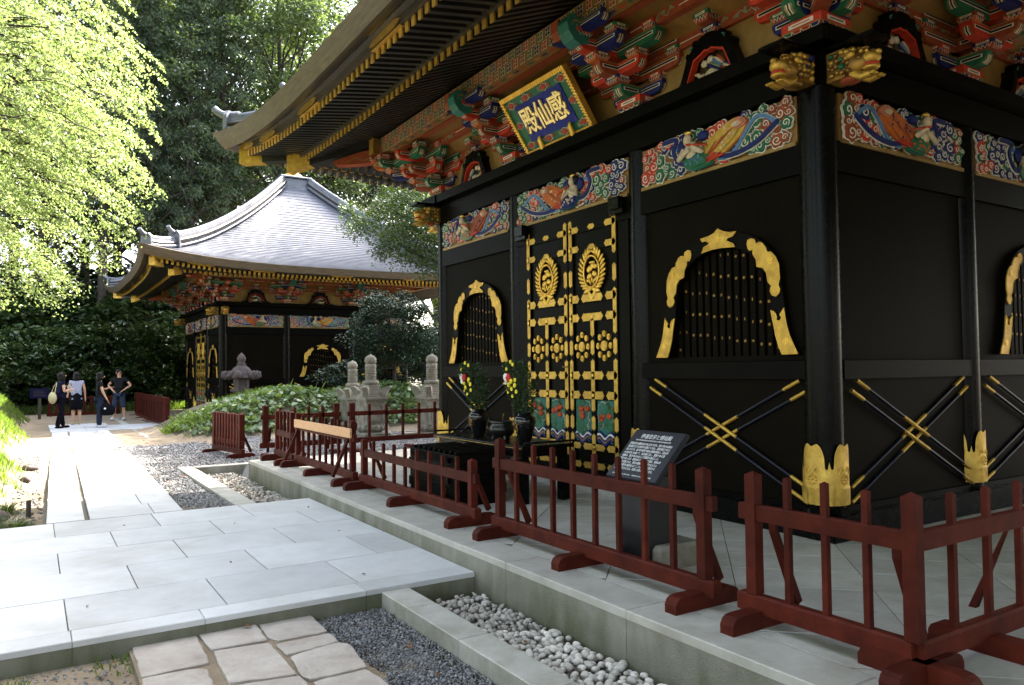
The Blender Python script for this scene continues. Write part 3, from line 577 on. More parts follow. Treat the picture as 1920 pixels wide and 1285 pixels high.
def resample(C, n=15):
    d = [0]
    for a, b in zip(C[:-1], C[1:]): d.append(d[-1] + math.dist(a, b))
    out = []
    for k in range(n):
        t = d[-1] * k / (n - 1); i = max(j for j in range(len(C) - 1) if d[j] <= t + 1e-9); f = (t - d[i]) / (d[i + 1] - d[i]); out.append((C[i][0] + (C[i + 1][0] - C[i][0]) * f, C[i][1] + (C[i + 1][1] - C[i][1]) * f))
    return out
OUT = resample(OUT); INN = resample(INN)
def lerp_c(C, t):
    t = max(0, min(.9999, t)) * (len(C) - 1); i = int(t); f = t - i; return (C[i][0] + (C[i + 1][0] - C[i][0]) * f, C[i][1] + (C[i + 1][1] - C[i][1]) * f)
def window(B, u, detail):
    p = B.part('bell_window'); mb = p.mb; W = WALL
    outer = [(u + x, z) for x, z in OUT] + [(u - x, z) for x, z in OUT[-2::-1]]; inner = [(u + x, z) for x, z in INN] + [(u - x, z) for x, z in INN[-2::-1]]
    fr = p.sub('frame'); n = len(outer)
    fr.add([(a[0], W + .055, a[1]) for a in outer] + [(a[0], W + .055, a[1]) for a in inner] + [(a[0], W, a[1]) for a in outer] + [(a[0], W - .06, a[1]) for a in inner],
           [(i, n + i, n + i + 1, i + 1) for i in range(n - 1)] + [(i, i + 1, 2 * n + i + 1, 2 * n + i) for i in range(n - 1)] + [(n + i, 3 * n + i, 3 * n + i + 1, n + i + 1) for i in range(n - 1)], 'lacquer')
    mb.prism(inner, W - .075, W - .07, 'lacquer_gloss')
    nb = 14
    def ztop(x):
        for (a, z0), (b, z1) in zip(INN[::-1][:-1], INN[::-1][1:]):
            if a <= abs(x) <= b: return z0 + (z1 - z0) * (abs(x) - a) / (b - a)
        return 1.6
    rr = random.Random(int(u * 10) + 5)
    for k in range(nb):
        x = -.66 + 1.32 * (k + .5) / nb; zt = ztop(x); b = p.sub('bar'); b.bbox(u + x - .030, u + x + .030, W - .068, W - .025, 1.55, zt, 'panel_brown', .003)
        for j in range(5):
            z = 1.62 + ((j * .21 + (k * .083 + .13 * (k % 3))) % 1.02)
            if z > zt - .05: continue
            g = p.sub('gold_star')
            if (j + k) % 5 < 3: g.prism([(u + x + (.019 if q % 2 == 0 else .009) * math.sin(q * PI / 5), z + (.019 if q % 2 == 0 else .009) * math.cos(q * PI / 5)) for q in range(10)], W - .025, W - .020, 'gold_old')
            else: g.box(u + x - .005, u + x + .005, W - .025, W - .020, z - .014, z + .014, 'gold_old')
    def mount(pts, c):
        m = p.sub('gold_mount'); cxm = sum(q[0] for q in pts) / len(pts); czm = sum(q[1] for q in pts) / len(pts)
        m.prism([(u + x, z) for x, z in pts], W + .055, W + .066, 'gold_fit')
        m.tube([(u + x, W + .066, z) for x, z in pts + pts[:1]], .0035, 'gold', 4, False)
        if detail:
            for q in range(8): m.prism(disc((u + c[0] + .024 * math.cos(q * PI / 4), c[1] + .024 * math.sin(q * PI / 4)), .009, 6), W + .066, W + .071, 'gold')
            m.prism(disc((u + c[0], c[1]), .013, 8), W + .066, W + .072, 'gold')
    for s_ in (1, -1):
        mount([(s_ * x, z) for x, z in SHO], (s_ * .615, 2.40)); mount([(s_ * x, z) for x, z in FOO], (s_ * .76, 1.67))
    mount(TOP, (0, 2.69))
def cross_bars(B, u, hw):
    p = B.part('crossed_poles'); z0, z1 = .34, 1.30; zc = .83; W = WALL + .025
    for s_ in (1, -1):
        for o in (-.055, .055):
            a = (u - s_ * hw, z0 + o * 1.15); b = (u + s_ * hw, z1 + o * 1.15); dx, dz = b[0] - a[0], b[1] - a[1]; l = math.hypot(dx, dz)
            e = .012 * s_; A = Vector((a[0], W + e, a[1])); D = Vector((dx / l, 0, dz / l))
            t0 = max(0, (.27 - a[1]) / dz * l) if dz else 0; t1 = min(l, (1.325 - a[1]) / dz * l)
            p.sub('pole').tube([A + D * t0, A + D * t1], .015, 'lacquer_navy', 8)
            for q0, q1 in ((t0, t0 + .19), (t1 - .19, t1), (l / 2 - .22, l / 2 + .22)): p.sub('gold_sleeve').tube([A + D * q0, A + D * q1], .018, 'gold_fit', 8)
def crest(m, c, sc_, w):
    cx, cz = c
    N = 28; path = [(cx + .20 * sc_ * math.cos(2 * PI * k / N), w + .03, cz + .255 * sc_ * math.sin(2 * PI * k / N)) for k in range(N + 1)]
    m.tube(path, .020 * sc_, 'gold', 6, False)
    for s_ in (1, -1):
        for k in range(11):
            t = -1.15 + k * .235; bx, bz = .225 * math.cos(t), .28 * math.sin(t); a = t * .55 + .62 + (.25 if k > 7 else 0)
            dx, dz = math.cos(a), math.sin(a)
            m.ball((cx + s_ * sc_ * (bx + dx * .075), w + .025, cz + sc_ * (bz + dz * .075)), (.088 * sc_, .022 * sc_, .028 * sc_), 'gold', 8, 6, Matrix.Rotation(-a if s_ > 0 else a + PI, 4, 'Y'))
        m.ball((cx + s_ * sc_ * .055, w + .03, cz + sc_ * .315), (.075 * sc_, .02 * sc_, .026 * sc_), 'gold', 8, 6, Matrix.Rotation(s_ * .45, 4, 'Y'))
        m.ball((cx + s_ * sc_ * .10, w + .028, cz - sc_ * .30), (.12 * sc_, .02 * sc_, .04 * sc_), 'gold', 8, 6, Matrix.Rotation(s_ * .25, 4, 'Y'))
        m.ball((cx + s_ * sc_ * .06, w + .026, cz - sc_ * .36), (.035 * sc_, .018 * sc_, .085 * sc_), 'gold', 8, 6, Matrix.Rotation(s_ * .45, 4, 'Y'))
    for x, z, a, b in ((-.05, .09, .10, .05), (.06, .05, .09, .055), (0, .15, .08, .025), (-.06, -.04, .07, .05), (.07, -.07, .075, .05), (0, -.13, .02, .06), (.05, -.16, .02, .06), (-.05, -.16, .02, .06), (-.11, -.12, .03, .05), (.11, -.14, .03, .04)):
        m.ball((cx + x * sc_, w + .018, cz + z * sc_), (a * sc_, .022 * sc_, b * sc_), 'gold', 8, 5, Matrix.Rotation(x * 6, 4, 'Y'))
def carved_panel(m, u0, u1, z0, z1, w, rr):
    m.box(u0, u1, w - .02, w, z0, z1, 'teal')
    for _ in range(22):
        c = (rr.uniform(u0 + .05, u1 - .05), rr.uniform(z0 + .13, z1 - .05)); r = rr.uniform(.038, .07); ph = rr.uniform(0, 3); q = rr.uniform(0, .008); sx = rr.uniform(.9, 1.25)
        cl = lambda P: [(min(max(x, u0 + .003), u1 - .003), min(max(z, z0 + .003), z1 - .003)) for x, z in P]
        m.prism(cl(lobed(c, r, 5, .3, 20, ph, sx)), w, w + .012 + q, 'cream' if rr.random() < .6 else 'gold_old'); m.prism(cl(lobed(c, r * .86, 5, .3, 20, ph, sx)), w + .012 + q, w + .02 + q, rr.choice(('green', 'teal', 'green')))
        for a in range(3): m.strip([c, (c[0] + r * .6 * math.cos(ph + a * 2.1), c[1] + r * .6 * math.sin(ph + a * 2.1))], .006, w + .018 + q, w + .024 + q, 'sage')
    for _ in range(4):
        c = (rr.uniform(u0 + .06, u1 - .06), rr.uniform(z0 + .25, z1 - .08))
        for k in range(-2, 3): m.ball((c[0] + k * .014, w + .03, c[1] + .01 - abs(k) * .006), (.012, .012, .036), 'red' if k % 2 == 0 else 'orange', 6, 5, Matrix.Rotation(k * .35, 4, 'Y'))
    for j, col in enumerate(('navy', 'white', 'navy', 'gold_old', 'navy')):
        m.strip([(u0 + .012 + (u1 - u0 - .024) * k / 14, z0 + .10 - j * .022 + .028 * math.sin(k / 14 * 9 + rr.uniform(-.1, .1))) for k in range(15)], .026, w, w + .02 + .002 * j, col)
def door(B, u0, u1, z0, z1, seed, detail, hinge):
    rr = random.Random(seed); p = B.part('door'); W = WALL + .02; p.mb.box(u0 + .003, u1 - .003, W - .05, W, z0, z1, 'lacquer')
    S = .088; mid = (u0 + u1) / 2; rails = [(.30, .085), (.52, .085), (1.13, .105), (1.365, .105), (2.06, .105), (2.29, .105), (2.90, .085), (3.14, .085)]
    for a in (u0 + .004, u1 - S - .004): p.mb.box(a, a + S, W, W + .022, z0, z1, 'lacquer')
    p.mb.box(mid - S / 2, mid + S / 2, W, W + .021, .52, 2.06, 'lacquer')
    for z, h in rails: p.mb.box(u0 + S, u1 - S, W, W + .019, z - h / 2, z + h / 2, 'lacquer')
    w = W + .022
    def F(a, b, c, d, tip=.35): p.sub('gold_mount').prism(fit_poly(a, b, c, d, tip), w, w + .007, 'gold_fit')
    def bossed(uc, zc):
        if detail: p.subs[-1][1].prism(disc((uc, zc), .022, 8), w + .007, w + .013, 'gold')
    g = .007
    for k, (z, h) in enumerate(rails):
        top = k >= 6; L0 = .19
        F(u0 + g, u0 + S + L0 * .72, z - h / 2, z + h / 2); F(u1 - S - L0 * .72, u1 - g, z - h / 2, z + h / 2); bossed(u1 - S / 2, z)
        if top: F(mid - .075, mid + .075, z - h * .42, z + h * .42, .5)
        else: F(mid - .21, mid + .21, z - h / 2, z + h / 2); bossed(mid, z)
    for a in (u0 + .004 + S / 2, u1 - S / 2 - .004):
        for c, d in ((2.76, 3.275), (2.44, 2.66), (1.84, 2.38), (1.60, 1.80), (.93, 1.56), (.71, .89), (.21, .68)): F(a - S / 2 + g, a + S / 2 - g, c, d)
    for c, d in ((1.82, 2.05), (1.60, 1.79), (.93, 1.56), (.71, .89), (.31, .68)): F(mid - S / 2 + g, mid + S / 2 - g, c, d)
    crest(p.sub('crest'), (mid, 2.60), .74, W)
    for a in ((u0 + S + mid - S / 2) / 2, (u1 - S + mid + S / 2) / 2):
        m = p.sub('nine_disc_crest'); m.prism(disc((a, 1.71), .058, 16), W, W + .028, 'gold'); m.prism(disc((a, 1.71), .046, 16), W + .028, W + .034, 'gold_fit')
        for k in range(8): c = (a + .115 * math.cos(k * PI / 4), 1.71 + .142 * math.sin(k * PI / 4)); m.prism(disc(c, .031, 12, 1, 1.15), W, W + .024, 'gold'); m.prism(disc(c, .022, 10, 1, 1.15), W + .024, W + .03, 'gold_fit')
    for a, b in ((u0 + S + .008, mid - S / 2 - .006), (mid + S / 2 + .006, u1 - S - .008)):
        carved_panel(p.sub('carved_panel'), a, b, .575, 1.07, W + .004, rr)
    if hinge: p.sub('latch').tube([(u0 - .03, w + .03, 1.47), (u0 + .1, w + .03, 1.47)], .009, 'gold_old', 6)
def kasumi(B, u, seed, detail):     # frog-leg strut with a carved bird and flowers inside
    rr = random.Random(seed); p = B.part('frog_leg_strut'); W = 3.50; z = 4.27
    half = [(.0, .48), (.07, .47), (.13, .445), (.17, .46), (.20, .44), (.205, .39), (.24, .345), (.275, .36), (.295, .33), (.285, .29), (.32, .20), (.37, .09), (.40, .055), (.43, .06), (.45, .035), (.48, .045), (.52, 0)]
    inn = [(0, .315), (.05, .325), (.09, .305), (.20, .265), (.27, .11), (.315, 0)]
    out = [(u + x, z + y) for x, y in half] + [(u - x, z + y) for x, y in half[-1:0:-1]][::1]
    ii = [(u - x, z + y) for x, y in inn[::-1]] + [(u + x, z + y) for x, y in inn[1:]]
    full = [(u - x, z + y) for x, y in half[::-1]] + [(u + x, z + y) for x, y in half[1:]]
    p.mb.prism(full + ii[::-1], W, W + .13, 'lacquer_gloss')
    for s_ in (1, -1): p.mb.strip(curve([(u + s_ * .19, z + .40), (u + s_ * .22, z + .385), (u + s_ * .215, z + .36)]), .016, W + .13, W + .136, 'teal')
    p.mb.strip(ii, .035, W + .05, W + .125, 'red'); p.mb.prism(ii, W - .01, W, 'gold_board')
    m = p.sub('bird_carving')
    fl = rr.choice((-1, 1)); RY = lambda a: Matrix.Rotation(a * fl, 4, 'Y'); X = lambda x: u + fl * x
    m.ball((X(.0), W + .07, z + .085), (.105, .04, .05), 'cream', 12, 7, RY(.25))
    m.tube([(X(.08), W + .075, z + .075), (X(.14), W + .08, z + .085), (X(.17), W + .085, z + .12), (X(.205), W + .09, z + .125)], [.034, .024, .02, .008], 'cream', 8); m.ball((X(.175), W + .105, z + .13), (.006, .004, .006), 'black', 6, 4)
    for k in range(5): m.ball((X(-.04 - .022 * k), W + .095 - .004 * k, z + .13 + .016 * k), (.10 - .006 * k, .016, .016), ('navy', 'sage', 'blue', 'cream', 'brick')[k], 8, 5, RY(-.55 - .05 * k))
    for k in range(4): m.ball((X(-.15 - .012 * k), W + .07, z + .07 + .02 * k), (.08, .012, .014), ('sage', 'brick', 'cream', 'navy')[k], 8, 5, RY(-.1 - .16 * k))
    for x, y in ((.02, .235), (.10, .215)):
        for k in range(-2, 3): m.ball((X(x) + k * .013, W + .075 - abs(k) * .006, z + y - abs(k) * .007), (.013, .012, .034), 'white' if k % 2 else 'cream', 7, 5, Matrix.Rotation(k * .33, 4, 'Y'))
        m.tube([(X(x), W + .06, z + y - .03), (X(x * .6), W + .06, z + .1)], .006, 'green', 5)
    for k in range(10): m.ball((u + rr.uniform(-.22, .22), W + .045, z + rr.uniform(.012, .11)), (.042, .016, .022), rr.choice(('green', 'sage', 'green', 'red')), 8, 5, Matrix.Rotation(rr.uniform(-1, 1), 4, 'Y'))
def block(mb, c, hx, hy, z, h, col, teeth=True):     # bearing block: square top, tapering foot with a saw-tooth painted hem
    u, w = c; zt = z + h
    mb.box(u - hx, u + hx, w - hy, w + hy, z + h * .48, zt, col); mb.frustum((u, w), (hx * .70, hy * .70), (hx * .97, hy * .97), z, z + h * .48, 'brick' if col != 'brick' else 'orange')
    e = .004
    for d, (a, b, ux, wx) in enumerate((((u, w + hy), hx, 1, 0), ((u + hx, w), hy, 0, 1), ((u - hx, w), hy, 0, -1))):
        # white panel line on each visible face
        def P(t, q, zz): return (u + t * ux + (0 if ux else wx * (hx + q)), w + (hy + q if ux else t), zz)
        z0, z1 = z + h * .62, z + h * .86; L_ = b * .62
        mb.add([P(-L_, e, z0), P(L_, e, z0), P(L_, e, z1), P(-L_, e, z1)], [(0, 1, 2, 3)], 'white')
        mb.add([P(-L_ * .72, e * 1.6, z0 + h * .09), P(L_ * .72, e * 1.6, z0 + h * .09), P(L_ * .72, e * 1.6, z1 - h * .09), P(-L_ * .72, e * 1.6, z1 - h * .09)], [(0, 1, 2, 3)], 'black' if d == 0 else col)
        mb.add([P(-b, e * .7, z + h * .48), P(b, e * .7, z + h * .48), P(b, e * .7, z + h * .535), P(-b, e * .7, z + h * .535)], [(0, 1, 2, 3)], 'gold_board')
        if teeth:
            n = 4
            for k in range(n):
                t0 = -b * .93 + 2 * b * .93 * k / n; t1 = t0 + 2 * b * .93 / n; zz = z + h * .47; kk = .70 + .27 * .2
                q = -(1 - .74) * (hy if ux else hx) + e; mb.add([P(t0, e * .2, zz), P(t1, e * .2, zz), P((t0 + t1) / 2 * .78, q + .012, z + h * .08)], [(0, 1, 2)], 'white')
                mb.add([P(t0 + .006, e * .9, zz), P(t1 - .006, e * .9, zz), P((t0 + t1) / 2 * .80, q + .014, z + h * .15)], [(0, 1, 2)], ('red', 'green', 'navy', 'red')[k] if col != 'red' else ('green', 'red', 'red', 'navy')[k])
def arm(mb, c, L0, L1, z, h, t, col, axis):     # boat-shaped bracket arm along u or w with gold edge and white inlay
    u, w = c
    def prof(a, b):
        P = [(a, z + h)]
        for s_, e in ((-1, a), (1, b)):
            q = [(e, z + h * .62), (e - s_ * h * .12, z + h * .30), (e - s_ * h * .42, z + h * .07), (e - s_ * h * .9, z)]
            if e == 0 and abs(e) < 1e-6: q = [(e, z)]
            P += q if s_ < 0 else q[::-1]
        P += [(b, z + h)]; return P
    def put(Pp, d0, d1, mat):
        if axis == 'u': mb.prism([(u + x, y) for x, y in Pp], w + d0, w + d1, mat)
        else: mb.prism([(w + x, y) for x, y in Pp], u + d0, u + d1, mat, 'wz')
    put(prof(L0, L1), -t / 2, t / 2, col)
    for s_ in (-1, 1):
        a, b = L0 + h * .30 if L0 else .10, L1 - h * .30 if L1 else -.10
        if b - a < .06: continue
        for f, mat, dd in ((.26, 'white', .003), (.15, 'black', .006)):
            zz = z + h * .58; Pp = [(a + (.26 - f) * h, zz - h * f * .5), (b - (.26 - f) * h, zz - h * f * .5), (b - (.26 - f) * h, zz + h * f * .5), (a + (.26 - f) * h, zz + h * f * .5)]
            if s_ > 0: put(Pp, t / 2, t / 2 + dd, mat)
            else: put(Pp, -t / 2 - dd, -t / 2, mat)
        zz = z + h * .10
        for q0, q1 in ((z + h * .90, z + h * .97),):
            Pp = [(L0 + .006 if L0 else .02, q0), (L1 - .006 if L1 else -.02, q0), (L1 - .006 if L1 else -.02, q1), (L0 + .006 if L0 else .02, q1)]
            if s_ > 0: put(Pp, t / 2, t / 2 + .003, 'gold_board')
            else: put(Pp, -t / 2 - .003, -t / 2, 'gold_board')
    # pale strips under the rounded ends
    for e, s_ in ((L0, -1), (L1, 1)):
        if e == 0: continue
        q = [(e, z + h * .62), (e - s_ * h * .12, z + h * .30), (e - s_ * h * .42, z + h * .07)]
        for f, mat, dd in ((.6, 'gold_board', .002), (.30, 'white', .004), (.12, 'black', .006)):
            vs = []
            for x, y in q:
                for k in (-1, 1):
                    xx, yy = x + s_ * dd, y - dd * .6
                    vs.append((u + xx, w + k * t / 2 * f, yy) if axis == 'u' else (u + k * t / 2 * f, w + xx, yy))
            mb.add(vs, [(0, 1, 3, 2), (2, 3, 5, 4)], mat)
TZ = [4.42, 4.615, 4.81]; STEP = [.0, .33, .62, .85]; CW = 3.50
def cluster(B, u, seed):
    cs = ['green', 'brick', 'navy', 'red', 'blue']; p = B.part('bracket_cluster')
    block(p.sub('bearing_block'), (u, CW), .19, .19, 4.26, .165, 'red')
    arms = [('green', 'navy'), ('brick', 'red'), ('red', 'navy')]
    for k in range(3):
        z = TZ[k]; fw, lat = arms[k]; m = p.sub('bracket_arm')
        arm(m, (u, CW), 0, STEP[k + 1] + (.02 if k < 2 else .06), z, .135, .13, fw, 'w')
        for j in range(k + 1):
            hl = .40 if j == k else .66
            m = p.sub('bracket_arm'); arm(m, (u, CW + STEP[j]), -hl, hl, z + .004 * j, .13, .12, lat if j == k else ('green' if j % 2 else 'brick'), 'u')
            for s_ in (-1, 1): block(p.sub('bearing_block'), (u + s_ * (hl - .09), CW + STEP[j]), .088, .088, z + .122, .085, ('red', 'green', 'brick')[(k + j) % 3])
        block(p.sub('bearing_block'), (u, CW + STEP[k + 1]), .10, .10, z + .122, .085, ('navy', 'brick', 'red')[k])
    z = 4.985; m = p.sub('bracket_arm'); arm(m, (u, CW + STEP[3]), -.44, .44, z, .11, .12, 'navy', 'u')
    # scroll nose
    n = p.sub('scroll_nose'); W0 = CW + STEP[3]
    n.prism([(W0 + x, 4.90 + y) for x, y in ((-.05, -.03), (.06, -.06), (.15, -.02), (.21, .06), (.23, .15), (.19, .23), (.13, .25), (.10, .21), (.05, .24), (0, .20), (-.05, .13))], u - .09, u + .09, 'teal', 'wz')
    for s_ in (-1, 1):
        pts = [(W0 + .10 + (.075 - .006 * k) * math.cos(k * .7), 4.90 + .12 + (.075 - .006 * k) * math.sin(k * .7)) for k in range(12)]
        for f, mat, dd in ((.022, 'gold_board', .004),):
            vs = []
            for x, y in pts: vs += [(u + s_ * (.09 + dd), x, y - f / 2), (u + s_ * (.09 + dd), x, y + f / 2)]
            n.add(vs, [(2 * i, 2 * i + 2, 2 * i + 3, 2 * i + 1) for i in range(11)], mat)
    bk = p.sub('tail_block'); bk.prism([(W0 + x, 5.0 + y) for x, y in ((-.02, .02), (.12, -.02), (.16, .06), (.17, .17), (.0, .20))], u + .16, u + .30, 'brick', 'wz')
def eave(s, o0, o1, z0, z1, pw=3.4, po=4.):
    e = HA + o0 + (o1 - o0) * abs(s) ** po; return (s * e, e, z0 + (z1 - z0) * abs(s) ** pw)
def roof_pt(s, v):
    u, w, z = eave(s, 2.68, 2.86, 5.29, 5.69); f = .42 * v + .58 * v ** 1.9
    d = w + (.55 - w) * v; rise = (z - 5.29) * (1 - v) ** 7
    return (s * d if abs(s) < 1 else s * d, d, 5.29 + (9.38 - 5.29) * f + rise)
NS = [math.copysign(1 - (1 - abs(k / 16)) ** 1.25, k) for k in range(-16, 17)]
def side(B, k, lv):      # lv 2 full detail, 1 far detail, 0 plain
    B.T = Matrix.Rotation(PI / 2 * (k + 1), 4, 'Z'); P = B.part; det = lv == 2
    _part = B.part
    def part(name):
        p = Part(name); p.mb.M = B.T; p.sub = lambda n, p=p: (lambda m: (setattr(m, 'M', B.T if False else p.mb.M), p.subs.append((n, m)), m)[2])(MB()); B.parts.append(p); return p
    B.part = part
    # wall panels between columns
    for i, u in enumerate(BAYS):
        a, b = COLX[i] + .10, COLX[i + 1] - .10
        m = part('wall_panel').mb; m.box(a, b, WALL - .12, WALL - .076 if (lv and (i != 1 or k % 2)) else WALL, 1.50, 2.95, 'lacquer')
        if not (lv and k % 2 == 0 and i == 1):
            # panel around the bell opening
            Z0, Z1 = 1.50, 2.95
            if lv and not (k == 1 and i == 2):
                uw = u - .09; o = [(uw - x, z) for x, z in OUT] + [(uw + x, z) for x, z in OUT[-2::-1]]
                m.prism([(a, Z0 + .05), (o[0][0], Z0 + .05)] + o + [(o[-1][0], Z0 + .05), (b, Z0 + .05), (b, Z1), (a, Z1)], WALL - .07, WALL, 'panel_brown'); m.box(a, b, WALL - .07, WALL - .001, Z0, Z0 + .05, 'panel_brown')
                window(B, uw, det)
            else: m.box(a, b, WALL - .07, WALL, Z0, Z1, 'panel_brown')
            part('lower_panel').mb.box(a, b, WALL - .08, WALL, .26, 1.35, 'panel_brown')
            if lv: cross_bars(B, u - .05, (b - a) / 2 - .04)
            bm = part('waist_beam').mb; bm.bbox(a - .02, b + .02, WALL - .1, WALL + .055, 1.335, 1.50, 'lacquer', .006)
        if lv:
            frieze(B, u, (b - a) / 2 - .02, 3.40, 3.83, 3 + i * 5 + k * 7, det, (1, -1)[(i + k) % 2], ('yellow', 'orange', 'brick')[(i + k * 2) % 3], ('green', 'navy', 'sage')[(i + k) % 3])
    pm = part('upper_beam').mb; pm.bbox(-3.48, 3.48, WALL - .12, WALL + .045, 3.12, 3.385, 'lacquer', .006); pm.box(-3.48, 3.48, WALL - .10, WALL + .0, 2.95, 3.12, 'panel_brown')
    part('head_beam').mb.bbox(-3.6, 3.6, 3.40, 3.655, 3.84, 4.12, 'lacquer', .01)
    part('plate_beam').mb.bbox(-3.80, 3.80, 3.30, 3.78, 4.125, 4.258, 'lacquer', .012)
    spans = ((-3.7, -1.05), (1.05, 3.7)) if k == 0 else ((-3.7, 3.7),)
    for a, b in spans:
        m = part('sill_beam').mb; m.bbox(a, b, 3.45, 3.692, 0.0, .215, 'lacquer_gloss', .01); m.box(a, b, WALL - .1, WALL + .03, .2, .262, 'lacquer')
    if k == 0:
        m = part('door_step').mb; m.bbox(-1.05, 1.05, 3.4, 3.70, 0, .16, 'slab_warm', .01); m.box(-1.13, 1.13, 3.45, WALL - .03, .162, .21, 'lacquer')
    if lv and k == 0:
        for s_ in (-1, 1): part('door_post').mb.bbox(s_ * 1.03 - .09, s_ * 1.03 + .09, WALL - .1, WALL + .03, .2, 3.12, 'lacquer', .004)
        door(B, -.935, -.006, .21, 3.285, 21, det, False); door(B, .006, .935, .21, 3.285, 22, det, True)
        hd = part('door_hood').mb
        for s_ in (-1, 1): hd.bbox(s_ * .99 - .12, s_ * .99 + .12, WALL + .02, WALL + .11, 3.19, 3.33, 'lacquer_gloss', .01); hd.bbox(s_ * .99 - .09, s_ * .99 + .09, WALL + .02, WALL + .14, 3.24, 3.38, 'lacquer_gloss', .01)
    elif k == 0: pass
    # columns with their gold shoes (the one at +u end belongs to the next side)
    for u in COLX[:3] if True else COLX:
        p = part('column'); p.mb.lathe([(.155, .24), (.155, 4.12)], 'lacquer_gloss', 24, (u, 3.49, 0)); p.mb.lathe([(.17, .10), (.20, .13), (.20, .20), (.165, .245)], 'lacquer_gloss', 20, (u, 3.49, 0))
        if lv:
            m = p.sub('gold_shoe'); N = 200; rows = []; r = .184
            def top(t):     # four cloud-shaped ears over the axes, a small peak in each gap
                a = (t * 4 / (2 * PI)) % 1.0; a = abs(a - .5) * 2      # 0 mid gap, 1 ear centre
                if a < .25: return .595 + .05 * max(0, 1 - a / .12) ** 1.5 - .012 * math.sin(a / .25 * PI)
                q = (a - .25) / .75
                return .60 + .195 * math.sin(PI / 2 * min(1, q * 1.6 + .02)) ** .42 - .02 * max(0, (q - .6) / .4)
            zs = [.285, .30, .42, .425, .43, .44]
            for z in zs:
                rows.append([(u + (r + (.006 * math.cos(18 * t) if z < .42 else (.007 if z < .44 else 0))) * math.cos(t), 3.49 + (r + (.006 * math.cos(18 * t) if z < .42 else (.007 if z < .44 else 0))) * math.sin(t), z) for t in (2 * PI * q / N for q in range(N + 1))])
            rows.append([(u + r * math.cos(t), 3.49 + r * math.sin(t), top(t)) for t in (2 * PI * q / N for q in range(N + 1))])
            m.grid(rows, 'gold_fit')
            for q in range(4):
                t0 = 2 * PI * (q + .5) / 4 + PI / 4
                for j in range(9):
                    t = t0 + .045 * math.cos(j * PI / 4) * (j < 8) / .172 * .8; z = .50 + .036 * math.sin(j * PI / 4) * (j < 8)
                    m.ball((u + (r + .002) * math.cos(t), 3.49 + (r + .002) * math.sin(t), z), (.012, .012, .012), 'gold', 6, 4)
                for s_ in (-1, 1):
                    pts = [(u + (r + .003) * math.cos(t0 + s_ * (.12 + .26 * q2 / 8)), 3.49 + (r + .003) * math.sin(t0 + s_ * (.12 + .26 * q2 / 8)), .57 + .028 * math.sin(q2 / 8 * 4.2)) for q2 in range(9)]
                    m.tube(pts, .006, 'gold', 5)
    # brackets, struts, painted tie beams
    bb = part('bracket_wall').mb; bb.box(-3.5, 3.5, 3.38, 3.50, 4.262, 5.35, 'gold_board')
    if lv:
        for u in (-1.26, 1.26): cluster(B, u, 1)
        for i, u in enumerate(BAYS): kasumi(B, u, i + k * 3, det)
        for j, (w0, z0) in enumerate(((CW, 4.76), (CW + STEP[1], 4.955), (CW + STEP[2], 5.06))):
            tb = part('tie_beam'); L_ = 3.49 + STEP[j]; tb.mb.box(-L_, L_, w0 - .045, w0 + .045, z0, z0 + .12, 'brick')
            rr = random.Random(j + k * 9)
            sc_m = tb.sub('scroll_painting'); x = -L_ + .2
            while x < L_ - .3:
                pts = curve([(x + q * .05, z0 + .06 + .03 * math.sin(q * 1.9) + rr.uniform(-.012, .012)) for q in range(7)], 4); sc_m.strip(pts, .016, w0 + .045, w0 + .048, 'sage')
                for q in range(1, 6, 2): sc_m.prism(lobed((x + q * .05, z0 + .06 + rr.uniform(-.025, .025)), .022, 4, .4, 12), w0 + .045, w0 + .049, 'sage')
                x += .36
                if rr.random() < .5: sc_m.strip([(x, z0 + .06), (x + .3, z0 + .06)], .018, w0 + .045, w0 + .049, 'white'); x += .36
        for (wa, za, wb, zb) in ((CW + .045, 4.88, CW + STEP[1] - .045, 4.965), (CW + STEP[1] + .045, 5.07, CW + STEP[2] - .045, 5.075), (CW + STEP[2] + .045, 5.15, HA + .66 - .142, 5.11)):
            part('ochre_board').mb.add([(-wa, wa, za), (wa, wa, za), (wb, wb, zb), (-wb, wb, zb), (-wa, wa, za + .01), (wa, wa, za + .01), (wb, wb, zb + .01), (-wb, wb, zb + .01)], [(0, 1, 2, 3), (7, 6, 5, 4)], 'ochre')
        for i, u in enumerate((-2.37, 0, 2.37)):       # small painted struts above the frog legs
            m = part('bracket_strut').mb; block(m, (u, CW + .03), .10, .08, 4.735, .09, 'navy'); block(m, (u, CW + .12), .10, .1, 4.84, .1, 'green')
    # eaves purlin with its flower lattice
    pw = HA + .66; pu = part('purlin'); pu.mb.box(-pw - .13, pw + .13, pw - .14, pw, 5.055, 5.315, 'ochre')
